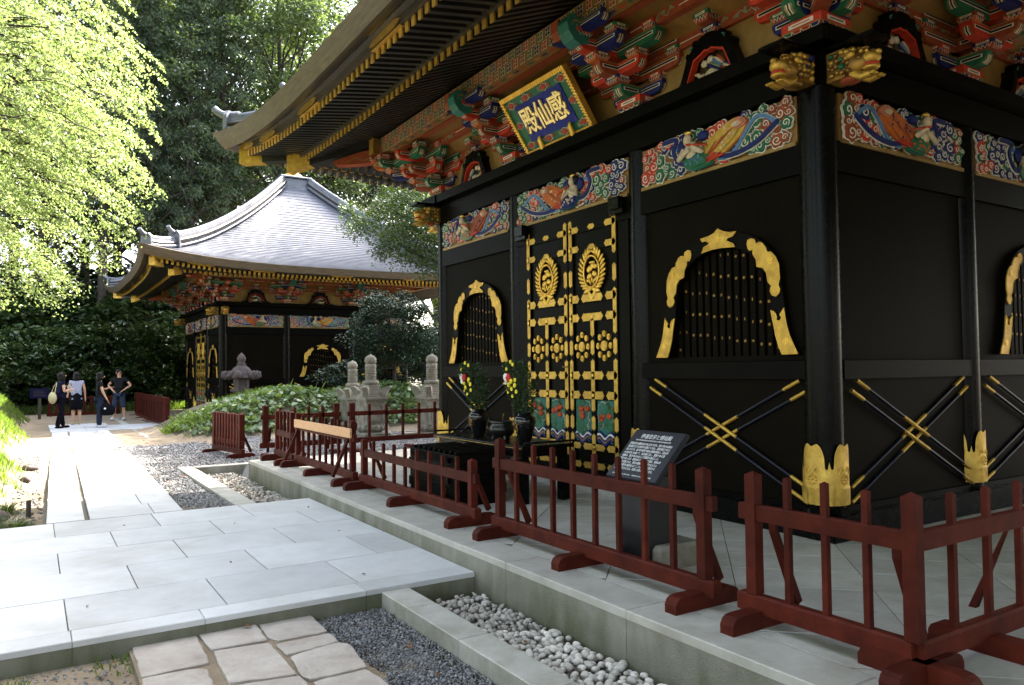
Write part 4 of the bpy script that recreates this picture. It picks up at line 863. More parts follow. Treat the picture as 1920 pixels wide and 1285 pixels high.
    if lv:
        fl_ = pu.sub('flower_painting'); cs = ['red', 'navy', 'green', 'brick']; s0 = .150; n = int((pw + .40) / s0)
        for r in range(2):
            for q in range(-n, n + 1):
                cx_, cz_ = q * s0 + (s0 / 2 if r else 0), 5.118 + r * .128; col = cs[(q + r * 2) % 4]
                if abs(cx_) > pw + .08: continue
                for a in range(4):
                    t = PI / 4 + a * PI / 2; d, e = (math.cos(t) * .92, math.sin(t)), (-math.sin(t), math.cos(t))
                    for f, mat, dd in ((1., 'white', .003), (.72, col, .005)):
                        fl_.add([(cx_ + d[0] * .008, pw + dd, cz_ + d[1] * .008), (cx_ + (d[0] * .042 + e[0] * .033 * f), pw + dd, cz_ + d[1] * .042 + e[1] * .033 * f), (cx_ + d[0] * (.040 + .036 * f), pw + dd, cz_ + d[1] * (.040 + .036 * f)), (cx_ + d[0] * .042 - e[0] * .033 * f, pw + dd, cz_ + d[1] * .042 - e[1] * .033 * f)], [(0, 1, 2, 3)], mat)
                fl_.add([(cx_ + x, pw + .006, cz_ + z) for x, z in ((-.008, 0), (0, -.008), (.008, 0), (0, .008))], [(0, 1, 2, 3)], 'white')
        for q in range(-n * 2, n * 2 + 1, 2):
            cx_ = q * s0 / 2 + s0 / 2; col = ('navy', 'pink', 'green', 'red')[(q // 2) % 4]
            if abs(cx_) < pw: fl_.add([(cx_ - .05, pw - .04, 5.052), (cx_ + .05, pw - .04, 5.052), (cx_ + .05, pw - .075, 5.052), (cx_ - .05, pw - .075, 5.052)], [(0, 1, 2, 3)], col)
        for s_ in (-1, 1): pu.sub('gold_cap').box(s_ * (pw + .13) - .012, s_ * (pw + .13) + .012, pw - .145, pw + .005, 5.05, 5.32, 'gold_fit')
    # rafters
    zl = lambda w: 5.325 - .40 * (w - (HA + .66)); SP = .158
    def rise(u, w, amt, e): s = min(1, abs(u) / e); return amt * s ** 3.3 * max(0, min(1, (w - HA - .6) / (e - HA - .6)))
    n = int((HA + 2.3) / SP)
    for q in range(-n, n + 1):
        u = q * SP
        for lay in (0, 1):
            tip = HA + 1.65 if lay == 0 else HA + 2.30 + .12 * (abs(u) / (HA + 2.3)) ** 4; w0 = HA + .50 if lay == 0 else HA + 1.50
            w0 = max(w0, abs(u) + .07)
            if w0 > tip - .12: continue
            m = part('rafter').mb; hw = .036 if lay == 0 else .034; h = .105 if lay == 0 else .095; vs = []
            def zz(w):
                if lay == 0: return zl(w) + rise(u, w, .08, HA + 1.65) + .02
                t = (w - HA - 1.5) / .8; return 5.085 - .13 * t + rise(u, w, .29, HA + 2.4)
            ww = [w0 + (tip - w0) * t for t in (0, .5, 1)]
            rows = [[(u - hw, w, zz(w)), (u + hw, w, zz(w)), (u + hw, w, zz(w) + h), (u - hw, w, zz(w) + h)] for w in ww]
            m.add([p_ for r in rows for p_ in r], [(i * 4 + j, i * 4 + (j + 1) % 4, i * 4 + 4 + (j + 1) % 4, i * 4 + 4 + j) for i in range(2) for j in range(4)] + [(3, 2, 1, 0), (8, 9, 10, 11)], 'rafter_black')
            if lv:
                a = .004; y0, y1 = tip - .016, tip + .005; z0 = zz(tip)
                dz = zz(tip - .016) - z0
                m.add([(u - hw - a, y0, z0 + dz - a), (u + hw + a, y0, z0 + dz - a), (u + hw + a, y0, z0 + dz + h + a), (u - hw - a, y0, z0 + dz + h + a), (u - hw - a, y1, z0 - a), (u + hw + a, y1, z0 - a), (u + hw + a, y1, z0 + h + a), (u - hw - a, y1, z0 + h + a)],
                      [(4, 5, 6, 7), (0, 1, 5, 4), (1, 2, 6, 5), (2, 3, 7, 6), (3, 0, 4, 7)], 'gold_fit')
    def band(curves, mat, name):
        rows = [[c(s) for s in NS] for c in curves]; m = part(name); m.mb.grid(rows, mat, False); return m
    C = lambda o, z, oc=None, zc=None: (lambda s: eave(s, o, oc if oc is not None else o, z, zc if zc is not None else z))
    band([C(1.62, 5.065, zc=5.145), C(.50, 5.49), C(.50, 5.50), C(1.62, 5.075, zc=5.155)], 'soffit', 'soffit_board')
    band([C(1.56, 5.06, zc=5.14), C(1.70, 5.025, zc=5.11), C(1.70, 5.12, zc=5.21), C(1.50, 5.19, zc=5.28)], 'eave_dark', 'eave_beam')
    band([C(1.5, 5.19, zc=5.3), C(2.28, 5.075, 2.38, 5.355), C(2.28, 5.085, 2.38, 5.365), C(1.5, 5.2, zc=5.31)], 'soffit', 'soffit_board')
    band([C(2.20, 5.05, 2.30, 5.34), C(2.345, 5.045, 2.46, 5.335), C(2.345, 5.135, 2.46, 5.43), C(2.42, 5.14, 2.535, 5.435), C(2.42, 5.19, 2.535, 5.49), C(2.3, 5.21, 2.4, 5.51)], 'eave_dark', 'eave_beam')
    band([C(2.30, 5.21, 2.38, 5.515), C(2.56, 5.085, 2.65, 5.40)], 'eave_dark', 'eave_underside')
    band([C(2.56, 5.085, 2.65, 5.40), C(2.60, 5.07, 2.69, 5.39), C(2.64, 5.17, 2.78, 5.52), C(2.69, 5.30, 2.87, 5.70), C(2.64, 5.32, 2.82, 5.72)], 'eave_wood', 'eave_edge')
    if lv:
        for q in (-.955, -.77, -.45, 0., .45, .77, .955):
            m = part('eave_mount').mb; mid = q
            for (o0, o1, z0, z1, zz0, zz1, hwid) in ((2.352, 2.468, 5.05, 5.34, 5.14, 5.435, .42), (2.427, 2.545, 5.135, 5.44, 5.21, 5.51, .33)):
                N = 12; rows = [[], []]
                for i in range(N + 1):
                    s = mid + (i / N - .5) * 2 * hwid / (HA + 2.4)
                    if abs(s) > 1.003: s = math.copysign(1.003, s)
                    t = abs(i / N - .5) * 2; nib = .025 * (math.sin(t * 9) ** 2)
                    a = eave(s, o0 + .006, o1 + .006, z0, z1); b = eave(s, o0 + .006, o1 + .006, zz0, zz1); k_ = max(0., (t - .72) / .28) * .42
                    a2 = tuple(a[j] + (b[j] - a[j]) * (k_) for j in range(3)); b2 = tuple(b[j] + (a[j] - b[j]) * (k_) for j in range(3)); rows[0].append(a2); rows[1].append(b2)
                m.grid(rows, 'gold_fit', False)
            under = [[], []]
            for i in range(13):
                s = mid + (i / 12 - .5) * .40 / (HA + 2.4) * 2
                if abs(s) > 1.0: s = math.copysign(1.0, s)
                under[0].append(eave(s, 2.21, 2.31, 5.044, 5.334)); under[1].append(eave(s, 2.35, 2.466, 5.040, 5.33))
            m.grid(under, 'gold_fit', False)
    # roof covering: stepped copper courses
    NR = 38 if lv else 12; rows = []
    for r in range(NR):
        v0, v1 = r / NR, (r + 1) / NR
        a = [roof_pt(s, v0) for s in NS]; b = [roof_pt(s, v1) for s in NS]
        rows.append([(x, y + .004, z + .018) for x, y, z in a]); rows.append([(x, y, z + .002) for x, y, z in b])
    rm = part('roof').mb
    for r in range(NR):
        rm.grid(rows[2 * r:2 * r + 2], 'roof_copper', True)
        if r: rm.grid(rows[2 * r - 1:2 * r + 1], 'ridge_copper', True)
    # hip ridge at the +u corner
    hr = part('hip_ridge'); m = hr.mb
    def hip(v): p = roof_pt(1, v); return Vector((p[0], p[1], p[2]))
    def beam(v0, v1, n, wd, h0, h1, lift, mat):
        rows = [[] for _ in range(5)]
        for i in range(n + 1):
            q = hip(v0 + (v1 - v0) * i / n); lat = Vector((1, -1, 0)).normalized() * wd / 2; up = Vector((0, 0, 1))
            for j, pt in enumerate((q - lat + up * h0, q - lat * .8 + up * (h1 + lift), q + up * (h1 + lift + .02), q + lat * .8 + up * (h1 + lift), q + lat + up * h0)): rows[j].append(tuple(pt))
        m.grid(rows, mat, False)
    for (v0, v1, n, wd, h1) in ((.045, .26, 10, .26, .24), (.20, 1., 26, .30, .38)):
        beam(v0, v1, n, wd, -.02, h1, 0, 'ridge_copper')
        lat = Vector((1, -1, 0)).normalized()
        pts = [tuple(hip(v0 + (v1 - v0) * i / n) + Vector((0, 0, h1 + .03))) for i in range(n + 1)]; m.tube(pts, wd * .30, 'ridge_copper', 8)
        for s_ in (-1, 1): m.tube([tuple(hip(v0 + (v1 - v0) * i / n) + lat * (s_ * (wd / 2 + .015)) + Vector((0, 0, .04))) for i in range(n + 1)], .035, 'roof_copper', 6)
        for s_ in (-1, 1): m.tube([tuple(hip(v0 + (v1 - v0) * i / n) + lat * (s_ * wd * .46) + Vector((0, 0, h1 * .55))) for i in range(n + 1)], h1 * .16, 'eave_dark', 6)
        e = hr.sub('ridge_end'); q = hip(v0); o = Vector((1, 1, 0)).normalized()
        vs = []
        for d in (0, .07):
            for x, z in ((-.22, -.03), (.22, -.03), (.20, h1 + .05), (.11, h1 + .14), (-.11, h1 + .14), (-.20, h1 + .05)): vs.append(tuple(q + lat * x * wd / .30 + o * d + Vector((0, 0, z))))
        e.add(vs, [(5, 4, 3, 2, 1, 0), (6, 7, 8, 9, 10, 11)] + [(i, (i + 1) % 6, 6 + (i + 1) % 6, 6 + i) for i in range(6)], 'ridge_copper')
        e.tube([tuple(q + o * a + Vector((0, 0, h1 + .06 + b))) for a, b in ((-.15, 0), (.05, .01), (.18, .04), (.29, .10), (.36, .17))], [.075, .075, .07, .065, .06], 'ridge_copper', 10)
    # hip rafters under the corner
    hp = part('hip_rafter'); m = hp.mb; D = Vector((1, 1, 0)).normalized(); lat = Vector((1, -1, 0)).normalized()
    def hb(mm, o0, z0, o1, z1, wd, h, mat, cap=False):
        vs = []
        for o, z in ((o0, z0), (o1, z1)):
            c = Vector((HA + o, HA + o, z)); vs += [tuple(c - lat * wd / 2), tuple(c + lat * wd / 2), tuple(c + lat * wd / 2 + Vector((0, 0, h))), tuple(c - lat * wd / 2 + Vector((0, 0, h)))]
        mm.add(vs, [(3, 2, 1, 0), (4, 5, 6, 7)] + [(i, (i + 1) % 4, 4 + (i + 1) % 4, 4 + i) for i in range(4)], mat)
    hb(m, .1, 5.36, 1.78, 4.885, .20, .27, 'rafter_black'); hb(m, 1.2, 5.06, 2.42, 5.09, .18, .28, 'rafter_black')
    if lv:
        g = hp.sub('gold_cap'); hb(g, 1.50, 4.955, 1.80, 4.87, .215, .285, 'gold_fit'); g = hp.sub('gold_cap'); hb(g, 2.14, 5.075, 2.45, 5.085, .195, .295, 'gold_fit')
    # corner brackets at the +u corner
    if lv:
        p = part('corner_bracket_cluster'); u = w = 3.49; block(p.sub('bearing_block'), (u, w), .2, .2, 4.26, .165, 'red')
        arms = [('green', 'navy'), ('brick', 'red'), ('red', 'green')]
        for k2 in range(3):
            z = TZ[k2]; a, b = arms[k2]; L1 = STEP[k2 + 1] + .03
            arm(p.sub('bracket_arm'), (u, CW), 0, L1, z, .135, .13, a, 'w'); arm(p.sub('bracket_arm'), (CW, w), 0, L1, z + .003, .135, .13, a, 'u')
            for j in range(k2 + 1):
                hl = .40 if j == k2 else .6
                arm(p.sub('bracket_arm'), (u, CW + STEP[j]), -hl, STEP[j] + .30, z + .006, .13, .12, b, 'u'); arm(p.sub('bracket_arm'), (CW + STEP[j], w), -hl, STEP[j] + .30, z + .009, .13, .12, b, 'w')
                for x in (-(hl - .09), STEP[j] + .22):
                    block(p.sub('bearing_block'), (u + x, CW + STEP[j]), .088, .088, z + .124, .085, ('red', 'green', 'brick')[(k2 + j) % 3]); block(p.sub('bearing_block'), (CW + STEP[j], w + x), .088, .088, z + .126, .085, ('green', 'red', 'brick')[(k2 + j) % 3])
            dg = p.sub('bracket_arm'); M0 = dg.M; dg.M = M0 @ Matrix.Translation((u, w, 0)) @ Matrix.Rotation(-PI / 4, 4, 'Z')
            arm(dg, (0, 0), 0, (L1 + .02) * 1.42, z + .002, .135, .13, ('brick', 'navy', 'orange')[k2], 'w'); dg.M = M0
            block(p.sub('bearing_block'), (u + L1, w + L1), .11, .11, z + .124, .085, 'brick')
        dg = p.sub('tail_rafter'); M0 = dg.M; dg.M = M0 @ Matrix.Translation((u, w, 0)) @ Matrix.Rotation(-PI / 4, 4, 'Z')
        dg.prism([(.9, 4.98), (1.45, 4.92), (1.95, 4.93), (1.98, 5.0), (1.5, 5.12), (.9, 5.2)], -.09, .09, 'brick', 'wz')
        for s_ in (-1, 1): dg.add([(s_ * .093, 1.2 + .06 * q, 5.0 + .03 * math.sin(q * 1.3) + dz) for q in range(10) for dz in (-.01, .01)], [(2 * q, 2 * q + 2, 2 * q + 3, 2 * q + 1) for q in range(9)], 'gold_board')
        dg.M = M0
        # lion heads on the beam ends at this corner
        for sw in (0, 1):
            lp = part('lion_head'); m = lp.mb; M0 = m.M; m.M = M0 @ Matrix.Translation((3.49, 3.49, 3.945)) @ (Matrix.Rotation(-PI / 2, 4, 'Z') if sw else Matrix()) @ Matrix.Translation((0, .08, 0)) @ Matrix.Diagonal((.80, .84, .74, 1))
            lion(m, det, sw); m.M = M0
    B.part = _part
def lion(m, det, v):      # snouted gilt lion head with curls; sticks out along +w
    rr = random.Random(4 + v); N = 10 if det else 7
    m.box(-.12, .12, .10, .30, -.16, .17, 'gold_old'); m.bbox(-.16, .16, .05, .62, .20, .25, 'lacquer_gloss', .02)
    m.ball((0, .36, -.02), (.135, .17, .15), 'gold_old', N + 4, 8); m.ball((0, .50, .0), (.095, .10, .075), 'gold_fit', N + 2, 7); m.ball((0, .50, -.075), (.08, .09, .03), 'red', N, 6); m.ball((0, .50, -.105), (.085, .09, .035), 'gold_fit', N, 6)
    m.ball((0, .585, .045), (.035, .03, .028), 'gold_fit', N, 6)
    for s_ in (-1, 1):
        m.ball((s_ * .058, .50, .072), (.026, .026, .02), 'gold_fit', N, 6); m.ball((s_ * .062, .518, .074), (.012, .013, .011), 'black', 6, 5); m.ball((s_ * .06, .47, .105), (.042, .06, .016), 'gold_old', 8, 5)
        m.ball((s_ * .13, .36, .06), (.03, .06, .045), 'gold_fit', 8, 5)
        m.tube([(s_ * .05, .34, -.12), (s_ * .07, .46, -.20), (s_ * .065, .54, -.19)], [.05, .042, .035], 'gold_fit', 8)
        for k in range(3): m.ball((s_ * .065 + (k - 1) * .025, .57, -.195), (.016, .03, .018), 'gold_fit', 6, 5)
        for a in range(4):
            for b in range(4): m.ball((s_ * (.118 + .02 * rr.random()), .15 + b * .058 + .02 * rr.random(), .11 - a * .072 + .02 * rr.random()), (.026 + .010 * rr.random()), 'gold_fit' if rr.random() < .35 else ('gold_old' if rr.random() < .75 else ('navy' if v else 'green')), N - 2, 5)
    for k in range(46):
        t, y_ = rr.uniform(-.4, 3.5), rr.uniform(.12, .40); q = .128 + .012 * rr.random(); m.ball((q * math.cos(t), y_, .03 + .14 * math.sin(t)), .016 + .012 * rr.random(), rr.choice(('gold_fit', 'gold_old', 'gold_old', 'navy' if v else 'green')), 7, 5)
    for k in range(9):
        t = k * .75; m.ball((.10 * math.cos(t), .44 + .01 * (k % 2), .01 + .11 * math.sin(t)), .026, 'gold_fit' if k % 2 else 'gold_old', 8, 5)
    for a in range(4): m.ball((-.075 + .05 * a, .33 + .02 * rr.random(), .135), .034, 'gold_fit', 8, 5)
    m.ball((0, .42, -.13), (.06, .05, .06), 'gold_fit', 8, 6); m.ball((0, .29, -.165), (.105, .11, .05), 'brick' if v == 0 else 'gold_old', 10, 6)
def mausoleum(loc, levels, joined, label):
    B = Building()
    for k, lv in enumerate(levels): side(B, k, lv)
    B.T = Matrix(); p = Part('core_wall'); p.mb.box(-3.42, 3.42, -3.42, 3.42, .2, 5.4, 'lacquer'); B.parts.append(p)
    p = Part('roof_finial'); p.mb.M = Matrix.Translation((0, 0, -.40)); p.mb.bbox(-.62, .62, -.62, .62, 9.70, 9.80, 'ridge_copper', .03); p.mb.bbox(-.56, .56, -.56, .56, 9.80, 10.18, 'ridge_copper', .03); p.mb.bbox(-.66, .66, -.66, .66, 10.18, 10.26, 'ridge_copper', .03)
    p.mb.lathe([(.42, 10.26), (.40, 10.4), (.2, 10.52), (.16, 10.6), (.28, 10.72), (.32, 10.88), (.2, 11.06), (.0, 11.3)], 'gold_fit', 20); B.parts.append(p)
    root = empty('mausoleum', loc); tag(root, label, 'mausoleum'); B.finish(root, joined); return root
main = mausoleum((HA, HA, 0), (2, 2, 0, 1), False, 'near black lacquered mausoleum with gold bell windows and double doors behind red railings')
far = mausoleum((HA, HA + 24.3, -.3), (1, 1, 0, 0), True, 'distant mausoleum with pale grey copper hip roof beyond the grassy mound')

# ================================================================ name plaque under the eaves
def text_mesh(name, body, size, mat, M4, parent=None, extrude=.0, align='CENTER', width=1., bevel=0., fit=None, off=0.):
    cu = bpy.data.curves.new(name, 'FONT'); cu.body = body; cu.size = size; cu.extrude = extrude; cu.align_x = align; cu.align_y = 'CENTER'; cu.bevel_depth = bevel; cu.resolution_u = 3; cu.offset = off
    t = bpy.data.objects.new(name, cu); COL.objects.link(t); bpy.context.view_layer.update()
    me = bpy.data.meshes.new_from_object(t.evaluated_get(bpy.context.evaluated_depsgraph_get())); bpy.data.objects.remove(t)
    me.materials.clear(); me.materials.append(MATS[mat])
    if fit and len(me.vertices): xs = [v.co.x for v in me.vertices]; width = fit / max(max(xs) - min(xs), .01)
    o = mesh_obj(name, me, parent); o.matrix_basis = M4 @ Matrix.Diagonal((width, 1, 1, 1)); return o
pl = empty('name_plaque', (-.235, HA, 4.585)); tag(pl, 'tilted gold rimmed plaque with three gold characters on deep blue above the doors', 'plaque')
tl_ = math.atan2(.46, .66); pl.rotation_euler = (0, -tl_, 0)      # local: -x faces out, y along the front, z up the board
PW, PH = .69, .395
m = MB(); m.box(.0, .05, -PW + .03, PW - .03, -PH + .03, PH - .03, 'green'); m.build('board', pl)
m = MB(); m.box(-.012, .0, -.485, .485, -.24, .24, 'royal_blue'); m.build('blue_field', pl)
for (y0, y1, z0, z1, ax, nm) in ((-PW, PW, PH - .046, PH, 'y', 0), (-PW, PW, -PH, -PH + .046, 'y', 0), (-PW, -PW + .042, -PH + .046, PH - .046, 'z', 0), (PW - .042, PW, -PH + .046, PH - .046, 'z', 0)):
    m = MB(); m.box(-.02, .055, y0, y1, z0, z1, 'gold'); n = 34 if ax == 'y' else 18
    for k in range(n):             # fluted gilt border
        if ax == 'y':
            c = y0 + (y1 - y0) * (k + .5) / n; m.tube([(-.022, c, z0 - .006), (-.022, c, z1 + .006)], (y1 - y0) / n * .42, 'gold', 6)
        else:
            c = z0 + (z1 - z0) * (k + .5) / n; m.tube([(-.022, y0 - .006, c), (-.022, y1 + .006, c)], (z1 - z0) / n * .42, 'gold', 6)
    m.build('gilt_border', pl)
rr = random.Random(3); fo = MB(Matrix.Rotation(PI / 2, 4, 'Z'))
for y, z in [(-.55, .28), (-.2, .29), (.2, .28), (.53, .27), (-.56, -.28), (-.18, -.29), (.16, -.285), (.55, -.28), (-.565, 0), (.565, .0)]:
    c = (y, z); fo.prism(lobed(c, .07, 6, .35, 22, 0, 1, .62), .001, .008, 'white'); fo.prism(lobed(c, .062, 6, .35, 22, 0, 1, .62), .008, .012, 'brick'); fo.prism(lobed(c, .03, 5, .3, 14, .5, 1, .7), .012, .017, 'red')
    for s_ in (-1, 1): fo.prism(lobed((c[0] + s_ * .10, c[1] + rr.uniform(-.02, .02)), .026, 4, .4, 10), .001, .008, 'sage' if s_ > 0 else 'brick')
fo.build('flower_border', pl)
for i, ch in enumerate('殿仙感'):
    Mt = Matrix.Translation((-.022, .30 - i * .30, -.01)) @ Matrix.Rotation(-PI / 2, 4, 'Z') @ Matrix.Rotation(PI / 2, 4, 'X')
    text_mesh('character', ch, .355, 'gold_leaf', Mt, pl, .012, 'CENTER', .86, .004, off=.0035)
for y in (-.34, .30):
    m = MB(); m.tube([(-.02, y, -.42), (-.05, y, -.36), (-.04, y, -.26), (-.01, y, -.22)], [.032, .036, .032, .02], 'gold', 8); m.build('hook', pl)

# ================================================================ red railings
def fence(name, p0, p1, h, posts, label, group='red wooden railings round the mausoleum', bal_w=.0165, post_w=.032, side=1, rail_z=.63, plank=None, braces=True, cap='pyr', root=None, mat='fence_red', feet=True, tall_posts=0., base=.115, end0=.10, end1=.10, feet_at=None):
    d = Vector((p1[0] - p0[0], p1[1] - p0[1], 0)); L_ = d.length; a = math.atan2(d.y, d.x)
    if root is None:
        root = empty(name, (p0[0], p0[1], p0[2] if len(p0) > 2 else 0), a); tag(root, label, 'railing', group); T = Matrix()
    else: T = Matrix.Translation((p0[0] - root.location.x, p0[1] - root.location.y, 0)) ; T = Matrix.Rotation(-root.rotation_euler[2], 4, 'Z') @ T @ Matrix.Rotation(a, 4, 'Z')
    def B(nm, x0, x1, y0, y1, z0, z1, point=False, c=.006, mt=mat):
        m = MB(T.copy())
        if point:
            m.box(x0, x1, y0, y1, z0, z1 - (x1 - x0) * .32, mt); cx_, cy_ = (x0 + x1) / 2, (y0 + y1) / 2; zb = z1 - (x1 - x0) * .32
            m.add([(x0, y0, zb), (x1, y0, zb), (x1, y1, zb), (x0, y1, zb), (cx_, cy_, z1)], [(0, 1, 4), (1, 2, 4), (2, 3, 4), (3, 0, 4)], mt)
        else: m.bbox(x0, x1, y0, y1, z0, z1, mt, c)
        return m.build(nm, root)
    B('base_rail', -end0, L_ + end1, -.036, .036, base - .04, base + .06, c=.012)
    B('rail', -end0 * .9, L_ + end1 * .9, -.024, .024, rail_z - .045, rail_z + .045)
    for i in range(posts):
        x = L_ * i / (posts - 1); e = i in (0, posts - 1); w = post_w if e else bal_w
        B('post' if e else 'baluster', x - w, x + w, -w, w, base + .06, h + (tall_posts if e else 0) + (0 if e else -.012) + random.uniform(-.006, .006), True)
    for x in (feet_at if feet_at is not None else ((.02, L_ - .02) if L_ < 1.8 else (.02, L_ / 2, L_ - .02))) if feet else ():
        m = MB(T.copy()); q = .046; Pp = [(-.27, 0), (.27, 0), (.27, .05), (.255, .078), (.23, .093), (.19, .098), (-.19, .098), (-.23, .093), (-.255, .078), (-.27, .05)]
        m.M = T @ Matrix.Translation((x, 0, 0)); m.prism(Pp, -q, q, mat, 'wz'); m.build('foot', root)
    if braces:
        for x in (.10, L_ - .10):
            m = MB(T.copy()); m.add([(x - .022, side * .03, .60), (x + .022, side * .03, .60), (x + .022, side * .03, .53), (x - .022, side * .03, .53), (x - .022, side * .25, .12), (x + .022, side * .25, .12), (x + .022, side * .21, .10), (x - .022, side * .21, .10)],
                                   [(0, 1, 5, 4), (3, 2, 6, 7), (0, 3, 7, 4), (1, 2, 6, 5), (0, 1, 2, 3), (4, 5, 6, 7)], mat); m.build('brace', root)
    if plank: B('plank', plank[0], plank[1], -.060, -.034, plank[2], plank[3], mt='raw_wood')
    return root
X0 = -2.08      # front railings run along the platform edge; their inner side looks to +x
# direction is taken from far to near, so that side = +1 points to the building
ra = fence('railing', (X0, -.95), (X0, -1.87), .86, 5, 'dark red railing at the near corner, its two arms meeting in one thick post', post_w=.034, bal_w=.0165, side=1, end1=.0, feet_at=(.03, .95))
fence('railing', (X0 + .004, -1.872), (2.2, -1.872), .845, 14, '', root=ra, side=1, post_w=.030, bal_w=.0165, end0=.0, feet_at=(.0, .62, 2.4), braces=False)
m = MB(Matrix.Rotation(-ra.rotation_euler[2], 4, 'Z') @ Matrix.Translation((.0, .95 - 1.87, 0))); 
m.add([(.97, .026, .63), (1.01, .026, .63), (1.01, .05, .58), (.97, .05, .58), (.97, .22, .1), (1.01, .22, .1), (1.01, .26, .1), (.97, .26, .1)], [(0, 1, 5, 4), (3, 2, 6, 7), (0, 3, 7, 4), (1, 2, 6, 5), (0, 1, 2, 3), (4, 5, 6, 7)], 'fence_red'); m.build('brace', ra)
fence('railing', (X0, 1.81), (X0, -.57), .85, 10, 'dark red railing in front of the slanted black notice board', post_w=.034, bal_w=.017)
fence('railing', (X0 + .02, 5.07), (X0 + .02, 2.34), .62, 10, 'low dark red railing in front of the black offering chest', post_w=.034, bal_w=.017, rail_z=.44, base=.115)
fence('railing', (X0, 7.78), (X0, 5.42), .82, 10, 'red railing with an unpainted pale plank nailed across its posts', post_w=.034, bal_w=.018, plank=(.0, 2.42, .60, .72), side=-1, rail_z=.60)
fence('railing', (X0 - .02, 8.86), (X0 - .02, 8.02), .83, 5, 'short dark red railing at the far end of the platform beside the pale plank railing', post_w=.034, bal_w=.020, rail_z=.45)
fence('railing', (-2.32, 12.75, -.22), (-2.12, 11.35, -.22), .88, 10, 'red railing standing alone on the gravel below the end of the mound', post_w=.05, bal_w=.034, rail_z=.30, base=.13)
fence('railing', (-1.75, 11.0, -.22), (-.35, 11.0, -.22), 1.0, 6, 'thin dark red railing behind the platform left of the stone pagodas', post_w=.05, bal_w=.024, rail_z=.80, side=1, base=.25, tall_posts=.04)
fence('railing', (-.02, 11.0, -.22), (2.6, 11.0, -.22), 1.0, 8, 'thin dark red railing behind the platform in front of the stone pagodas', post_w=.05, bal_w=.024, rail_z=.80, side=1, base=.25, tall_posts=.04)
for (a, b, lab) in (((-2.1, 28.9, -.25), (-2.1, 24.9, -.25), 'distant red railing before the far mausoleum seen edge on'), ((-2.1, 24.2, -.25), (-2.1, 21.0, -.25), 'distant red railing half hidden by the end of the mound'),
                    ((-4.95, 30.5, -.25), (-2.6, 30.6, -.25), 'distant red railing across the end of the path behind the visitors')):
    fence('railing', a, b, .98 if a[1] != 30.5 else .85, 11, lab, 'distant red railings', post_w=.06, bal_w=.05, rail_z=.75, braces=False)

# ================================================================ offering table, vases, chest, notice board
t = empty('offering_table', (-.80, 3.95, 0)); tag(t, 'low black lacquered offering table before the gold doors', 'table')
m = MB(); m.bbox(-.34, .34, -1.05, 1.05, .585, .625, 'lacquer_gloss', .008); m.build('table_top', t)
m = MB(); m.box(-.30, .30, -.98, .98, .50, .583, 'lacquer_gloss'); m.build('apron', t)
for x in (-.27, .27):
    for y in (-.94, .94): m = MB(); m.bbox(x - .05, x + .05, y - .05, y + .05, 0, .50, 'lacquer_gloss'); m.build('leg', t)
for y, s_ in ((-1.04, -1), (1.04, 1)): m = MB(); m.tube([(-.33, y, .625), (-.33, y + s_ * .03, .66), (.33, y + s_ * .03, .66), (.33, y, .625)], .012, 'lacquer_gloss', 6); m.build('end_rail', t)
m = MB(); m.tube([(-.345, -1.04, .60), (-.345, 1.04, .60)], .007, 'gold_old', 6); m.build('gold_edge', t)
t = empty('offering_chest', (-1.45, 3.82, 0)); tag(t, 'black slatted offering chest standing behind the low red railing', 'chest')
for k in range(5): m = MB(); e = .012 * (k % 2); m.bbox(-.30 - e, .30 + e, -.58 - e, .58 + e, .0 + k * .108 + .002, .106 + k * .108, 'lacquer', .006); m.build('board', t)
for y in (-.42, .42):
    for k in (0, 2, 4): m = MB(); m.box(-.34, .34, y - .03, y + .03, .02 + k * .108, .08 + k * .108, 'lacquer_gloss'); m.build('batten', t)
for k in range(9): m = MB(); m.bbox(-.28, .28, -.52 + k * .13 - .02, -.52 + k * .13 + .02, .543, .575, 'lacquer', .004); m.build('slat', t)
for z in (.14, .36): m = MB(Matrix.Translation((-.315, -.32, z)) @ Matrix.Rotation(PI / 2, 4, 'Z')); m.prism(lobed((0, 0), .045, 6, .3, 16), .0, .008, 'gold_old'); m.build('crest', t)
def vase(y, label):
    v = empty('vase', (-.86, y, .627)); tag(v, label, 'vase', 'black vases on the offering table')
    m = MB(); m.lathe([(.062, 0), (.075, .02), (.09, .08), (.118, .18), (.128, .235), (.122, .275), (.095, .30), (.078, .305), (.082, .33), (.072, .33), (.068, .29), (.05, .25)], 'pot', 28); m.build('body', v)
    m = MB(); rr = random.Random(int(y * 9))
    for k in range(26): m.ball((-.122 + rr.uniform(-.002, .004), rr.uniform(-.05, .05), .19 + rr.uniform(-.06, .05)), rr.uniform(.005, .011), 'gold_old', 6, 4)
    m.build('gilt_crest', v); return v
vase(3.28, 'black vase nearer the gold doors, its crest catching the light'); vase(4.32, 'black vase at the far end of the offering table')
